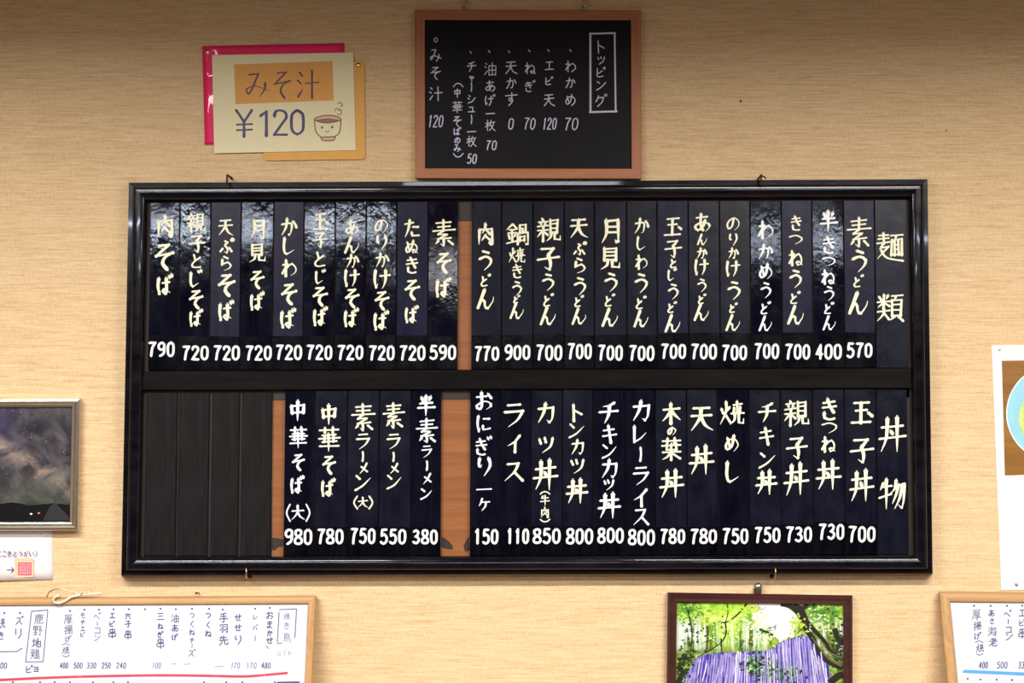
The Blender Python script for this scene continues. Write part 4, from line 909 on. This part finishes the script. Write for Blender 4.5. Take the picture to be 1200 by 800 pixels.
rwb, RP = whiteboard('r', [(1100, 692), (1500, 692), (1500, 1000), (1120, 1000)], None, 'pine framed whiteboard with a pale blue line, lower right corner', 693)
rails([(1100, 692.5), (1560, 697), (1590, 1003), (1129, 1000)], RP, [(0, 0), (0, 0.0105), (1.2, 0.0125), (3, 0.0135), (9.6, 0.0132), (11.8, 0.0125), (12.4, 0.0112), (12.4, 0.0)], rwb, ['pine', 'pine_upright'])
paper([(1111, 702), (1550, 706), (1582, 992), (1136, 992)], 0.002, 0.0065, 'panel', 'whiteboard', rwb, RP)
I = Ink(RP, 0.0088)
wcol(I, '厚揚げ', 1144.5, [(714, 726), (728, 738), (740, 749)], 1.0, -0.06); wcol(I, '焼', 1146.5, [(754, 764)], 1.0, -0.05)
for s, yy in ((1, 751), (-1, 767)): I.stroke([(1143 + (s < 0) * 1.5, yy + 1.5 * s), (1147.5, yy - .6 * s), (1152, yy + 1.5 * s)], .9, False)
wcol(I, 'あさ海老', 1162, [(714, 722), (724, 731), (734, 745), (747, 757)], 1.0, -0.06); wcol(I, 'ベーコン', 1181, [(714, 722), (725, 731), (734, 741), (742, 750)], 1.0, -0.06)
wcol(I, 'エビ串', 1198, [(714, 722), (725, 733), (736, 748)], 1.0)
for d, x0, x1 in (('400', 1147, 1158), ('500', 1168, 1181), ('330', 1193, 1205)):
    cw = (x1 - x0) / 3
    for i, ch in enumerate(d): I.char(ch, x0 + cw * (i + .5), 775, 783, .95, False, width=cw * .8, full=True, lean=-.1)
for x, y_ in ((1141.5, 709.5), (1161, 709.5), (1180, 709.5), (1198, 709.5), (1134, 795), (1149, 796), (1168, 796), (1186, 796.5)): I.dot(x, y_, 1.2)
I.build('handwriting', 'violet_marker', rwb)
I = Ink(RP, 0.0087); I.stroke([(1130, 786.3), (1300, 794)], 3.8, False); I.build('blue_line', 'blue_tape', rwb)
# ledge below the picture that the boards stand on
zb = min(LP.at(100, 1012).z, RP.at(1300, 1003).z)
mb = MB(); box(mb, -RX, RX, -0.30, 0.0, zb - 0.045, zb - 0.006); o = tag(fix_normals(mb.build('trim_1', 'shelf_wood')), kind='structure')

# ------------------------------------------------------------------ waterfall picture
wf = thing('waterfall_picture', P(890, 850, 0), 'waterfall and green forest photograph in a dark red-brown frame under the menu board', 'picture')
rails([(782.3, 693.8), (999, 697.3), (999.5, 1010), (779, 1010)], WALL, [(0, 0), (0, 0.0125), (1.5, 0.0150), (3.5, 0.0172), (5.5, 0.0172), (7.5, 0.0155), (9.5, 0.0135), (11, 0.0125), (11, 0)], wf, ['mahogany'])
g = Mat('waterfall_print')
tc = g.n('ShaderNodeTexCoord'); sep = g.n('ShaderNodeSeparateXYZ'); g.l(tc.outputs['Generated'], sep.inputs[0]); gx, gz = sep.outputs[0], sep.outputs[2]
A_ = 1.49  # height / width of the print
v = g.coord('Generated', (1, 1, A_)); n1 = g.noise(v, 9, 7, 0.72, 0.6); n2 = g.noise(v, 22, 6, 0.75, 0.4); n3 = g.noise(v, 4, 4)
green = g.ramp(n2, [(0.34, (0.01, 0.03, 0.008)), (0.47, (0.10, 0.24, 0.03)), (0.56, (0.32, 0.56, 0.08)), (0.68, (0.75, 0.88, 0.45))])
yel = g.ramp(n1, [(0.36, (0.12, 0.30, 0.02)), (0.5, (0.40, 0.72, 0.06)), (0.62, (0.78, 0.92, 0.25))])
base = g.mix(g.mapr(n3, 0.42, 0.58), green, yel)
vt = g.coord('Generated', (26, 1, 3)); tr = g.noise(vt, 1, 5, 0.6, 0.7)
inband = g.math('MULTIPLY', g.mapr(gz, 0.78, 0.83, 0.0, 1.0), g.mapr(gz, 0.945, 0.90, 0.0, 1.0))
base = g.mix(g.math('MULTIPLY', g.mapr(tr, 0.50, 0.56), g.math('MULTIPLY', inband, 0.75)), base, (0.80, 0.84, 0.86))
base = g.mix(g.math('MULTIPLY', g.mapr(tr, 0.47, 0.40), g.math('MULTIPLY', inband, 0.8)), base, (0.08, 0.05, 0.015))
base = g.mix(g.math('MULTIPLY', g.mapr(gz, 0.84, 0.79, 0.0, 0.8), g.mapr(n1, 0.45, 0.55)), base, (0.10, 0.08, 0.01))
g.set(col=base, rough=0.3, spec=0.35)
FP = [(792, 706), (989, 706), (990, 999), (790, 999)]
paper(FP, 0.004, 0.004, 'print', g.m, wf)
# printed shapes, flat on the sheet
ww = C(770, 660, 5.0)
def printed(pts, h, name, mat):
    mb = MB(); mb.poly([P(*ww(x, y_), h) for x, y_ in pts]); return mb.build(name, mat, wf)
sky = Mat('print_sky'); v = sky.coord(scale=(30, 30, 30)); nn = sky.noise(v, 1, 3); sky.set(col=sky.ramp(nn, [(0.3, (0.76, 0.72, 0.78)), (0.7, (0.88, 0.84, 0.90))]), rough=0.3)
printed([(530,232),(590,230),(720,233),(770,262),(815,300),(840,345),(800,385),(790,425),(715,450),(670,410),(640,385),(590,365),(560,320),(555,270)], 0.00815, 'sky_print', sky.m)
wat = Mat('print_water'); v = wat.coord(scale=(330, 1, 9)); a = wat.noise(v, 1, 4, 0.6, 0.3); v = wat.coord(scale=(60, 1, 16)); b = wat.noise(v, 1, 3)
fc = wat.math('ADD', wat.math('MULTIPLY', a, 0.65), wat.math('MULTIPLY', b, 0.35))
wat.set(col=wat.ramp(fc, [(0.40, (0.02, 0.015, 0.17)), (0.50, (0.10, 0.07, 0.42)), (0.58, (0.28, 0.23, 0.66)), (0.70, (0.78, 0.76, 0.92))]), rough=0.3)
printed([(150,700),(175,650),(220,560),(300,528),(380,522),(460,522),(520,512),(580,508),(640,512),(690,490),(712,462),(760,445),(830,425),(870,420),(905,450),(950,500),(1000,570),(1012,640),(1020,700),(1022,900),(1020,1500),(130,1500),(140,900)], 0.00825, 'water_print', wat.m)
gm = Mat('print_moss'); v = gm.coord(scale=(160, 160, 240)); a = gm.noise(v, 1, 5, 0.7); gm.set(col=gm.ramp(a, [(0.38, (0.015, 0.02, 0.10)), (0.5, (0.04, 0.16, 0.07)), (0.62, (0.28, 0.48, 0.14))]), rough=0.3)
printed([(515,560),(560,545),(600,555),(640,545),(655,600),(650,640),(620,660),(560,655),(510,640),(520,600)], 0.00832, 'moss_print', gm.m)
printed([(700,560),(760,600),(830,590),(835,660),(760,690),(690,680),(640,690),(560,690),(640,660)], 0.00832, 'moss_print', gm.m)
wr = random.Random(3)
def dabs(n, cx, cy, sx, sy, r, name, mat, h):
    I = Ink(WALL, h)
    for _ in range(n):
        x, y_ = cx + wr.gauss(0, sx), cy + wr.gauss(0, sy)
        if 120 < x < 1085 and y_ > 236:
            I.dot(*ww(x, y_), r * wr.uniform(.5, 1.2), 5, ry=r * wr.uniform(.3, .9))
    I.build(name, mat, wf)
lf1 = plain('print_leaf_yellow', (0.50, 0.70, 0.06), 0.4, var=.2).m; lf2 = plain('print_leaf_green', (0.10, 0.34, 0.03), 0.4, var=.3).m
lf3 = plain('print_leaf_pale', (0.74, 0.84, 0.52), 0.4, var=.1).m; lf4 = plain('print_leaf_dark', (0.015, 0.04, 0.012), 0.4).m
streak = plain('print_streak', (0.74, 0.71, 0.90), 0.4, var=.12).m; mid = plain('print_mid', (0.33, 0.28, 0.66), 0.4, var=.25).m; deep = plain('print_deep', (0.035, 0.02, 0.30), 0.4, var=.3).m
I = Ink(WALL, 0.00829); D = Ink(WALL, 0.00828); E = Ink(WALL, 0.00827)
def lip(x):                                             # the upper edge of the falling water
    pts = [(150,700),(175,650),(220,560),(300,528),(460,522),(580,508),(640,512),(690,490),(712,462),(830,425),(870,420),(905,450),(950,500),(1000,570),(1015,680)]
    for (a, b_), (c, d_) in zip(pts, pts[1:]):
        if a <= x <= c: return b_ + (d_ - b_) * (x - a) / (c - a)
    return 700
for k in range(260):
    x = wr.uniform(170, 1005); t = lip(x) + wr.uniform(0, 60 if k % 3 else 8); L = wr.uniform(120, 420); sp_ = (x - 560) * (0.10 if x > 600 else 0.22)
    ((I, D, E, E)[k % 4]).stroke(smooth_line([(*ww(x, t), 0), (*ww(x + sp_ * .35, t + L * .5), 0), (*ww(x + sp_, t + L), 0)], 6), wr.uniform(.3, 1.3) * (1.5 if k % 4 > 1 else 1), True, True)
E.build('water_mid_print', mid, wf); D.build('water_shadow_print', deep, wf); I.build('water_streak_print', streak, wf)
dabs(60, 590, 350, 40, 45, 2.0, 'leaf_print', lf3, 0.00834); dabs(45, 560, 260, 22, 18, 2.2, 'leaf_print', lf1, 0.00835); dabs(50, 650, 420, 45, 28, 1.7, 'leaf_print', lf3, 0.00836)
dabs(26, 645, 392, 28, 14, 1.5, 'leaf_print', lf2, 0.00837); dabs(16, 655, 395, 26, 12, 1.2, 'leaf_print', lf4, 0.00838); dabs(60, 830, 360, 25, 30, 2.0, 'leaf_print', lf1, 0.00834)
dabs(60, 330, 290, 110, 30, 2.6, 'leaf_print', lf1, 0.00834); dabs(50, 200, 280, 60, 30, 2.0, 'leaf_print', lf2, 0.00835); dabs(60, 1000, 300, 60, 35, 2.0, 'leaf_print', lf2, 0.00834)
dabs(40, 960, 330, 50, 40, 1.8, 'leaf_print', lf3, 0.00835); dabs(60, 160, 560, 40, 30, 2.2, 'leaf_print', lf4, 0.00834); dabs(70, 1060, 470, 25, 60, 2.2, 'leaf_print', lf4, 0.00836); dabs(50, 150, 640, 25, 40, 2.4, 'leaf_print', lf4, 0.00836); dabs(60, 230, 420, 80, 60, 1.6, 'leaf_print', lf4, 0.00833); dabs(50, 440, 430, 90, 40, 1.4, 'leaf_print', lf3, 0.00833)
dabs(90, 585, 590, 48, 32, 2.4, 'leaf_print', lf4, 0.00833); dabs(60, 740, 650, 70, 28, 2.2, 'leaf_print', lf4, 0.00833); dabs(60, 580, 585, 45, 28, 1.8, 'leaf_print', lf2, 0.00834); dabs(24, 700, 640, 70, 20, 1.8, 'leaf_print', lf2, 0.00835); dabs(20, 600, 600, 60, 40, 1.4, 'leaf_print', lf3, 0.00836)
dk = plain('print_branch', (0.022, 0.015, 0.012), 0.4).m
mossy = plain('print_trunk', (0.16, 0.12, 0.05), 0.4, var=0.5, scale=300).m
I = Ink(WALL, 0.0084)
def br(pts, w0, w1):
    line = smooth_line([(*ww(x, y_), 0) for x, y_ in pts], 2); I.k += 1; n = len(line); l = []; r = []
    for i, (x, y_) in enumerate(line):
        a = line[max(i - 1, 0)]; b = line[min(i + 1, n - 1)]; d = math.dist(a, b) or 1; dx, dy = (b[0] - a[0]) / d, (b[1] - a[1]) / d
        w_ = (w0 + (w1 - w0) * i / (n - 1)) / 10
        l.append(I.at(x + dy * w_, y_ - dx * w_)); r.append(I.at(x - dy * w_, y_ + dx * w_))
    I.mb.quadgrid([l, r])
br([(525,235),(490,280),(440,325),(400,345),(360,343)], 11, 6); br([(412,235),(415,290),(405,330),(398,350)], 5, 5); br([(398,345),(405,400),(385,450),(330,495),(240,548)], 10, 5)
br([(725,235),(790,255),(850,320),(870,380),(910,440),(950,520),(1000,570),(1088,612)], 30, 34); br([(870,330),(930,400),(985,460),(1020,520),(1088,560)], 26, 20)
br([(800,240),(850,262),(885,238)], 30, 22); br([(840,262),(870,320),(890,380)], 34, 18)
br([(180,270),(195,340),(205,420),(195,520)], 9, 6); br([(290,330),(300,430),(285,520)], 5, 5); br([(375,440),(380,520)], 7, 5); br([(510,450),(480,500)], 6, 4); br([(600,385),(640,400),(680,420)], 14, 10); br([(120,560),(220,548)], 18, 5); br([(1000,260),(1040,300),(1085,330)], 4, 3)
br([(1040,380),(1060,440),(1090,470)], 30, 34); br([(1010,700),(1060,660),(1090,650)], 40, 40); br([(120,600),(150,640),(120,700)], 26, 26)
I.build('branch_print', dk, wf)
I = Ink(WALL, 0.0087); br([(905,430),(950,490),(1010,560),(1085,600)], 6, 14); br([(960,450),(1010,520),(1088,555)], 4, 12); br([(160,600),(215,555)], 6, 4); I.build('trunk_print', mossy, wf)
I = Ink(WALL, 0.0086); I.stroke(smooth_line([(*ww(x, y_), 0) for x, y_ in ((590,236),(598,262),(620,268),(640,250))], 1), .5, False); I.build('faint_line', 'faint_marker', wf)
# hanger above it
hg = thing('picture_hook', P(888, 686, 0), 'round metal picture hook above the waterfall picture', 'hook')
mb = MB(); c = P(888, 687, 0); mb.lathe(c, (0, -1, 0), [(0.0066, 0), (0.0066, 0.007), (0.0052, 0.0095), (0.002, 0.0105)], 18); mb.build('knob', 'steel', hg, True)
mb = MB(); mb.slab([P(884, 690, .010), P(892.5, 690, .010), P(892.5, 695.5, .010), P(884, 695.5, .010)], Vector((0, -1, 0)), -.008, 0, .0005); mb.build('clip', 'dark_iron', hg)

# ------------------------------------------------------------------ poster at the right edge
po = thing('poster', P(1230, 548, 0), 'white paper poster with a brown food photograph and pale blue dish, right edge', 'poster')
paper([(1162, 404.5), (1320, 402.5), (1334, 688), (1173.5, 691.5)], 0.0006, 0.0006, 'sheet', 'poster_paper', po)
paper([(1174, 422.5), (1305, 421), (1311, 553), (1177.5, 557)], 0.0013, 0.0001, 'brown_photo', wood('photo_wood', (0.22, 0.09, 0.012), (0.36, 0.17, 0.022), 'x', 0.4, scale=0.3, bump=0.0).m, po)
I = Ink(WALL, 0.0016); I.dot(1236, 484, 57, 48); I.build('dish_rim', plain('dish_white', (0.80, 0.86, 0.88), 0.4).m, po)
I = Ink(WALL, 0.0018); I.dot(1236, 484, 55.4, 48); I.build('dish', plain('dish_blue', (0.33, 0.68, 0.80), 0.4, var=.08, scale=25).m, po)
I = Ink(WALL, 0.0020); I.dot(1232, 490, 38, 32); I.build('food', plain('food_green', (0.60, 0.75, 0.22), 0.4, var=.25, scale=70).m, po)
pin(1171, 409, 0.0014, 'clear pin in the top left corner of the poster', 'string_cream', 0.0028, 'pins in the poster')
pin(1191, 684.5, 0.0014, 'dull pin near the bottom edge of the poster', 'steel', 0.0030, 'pins in the poster')
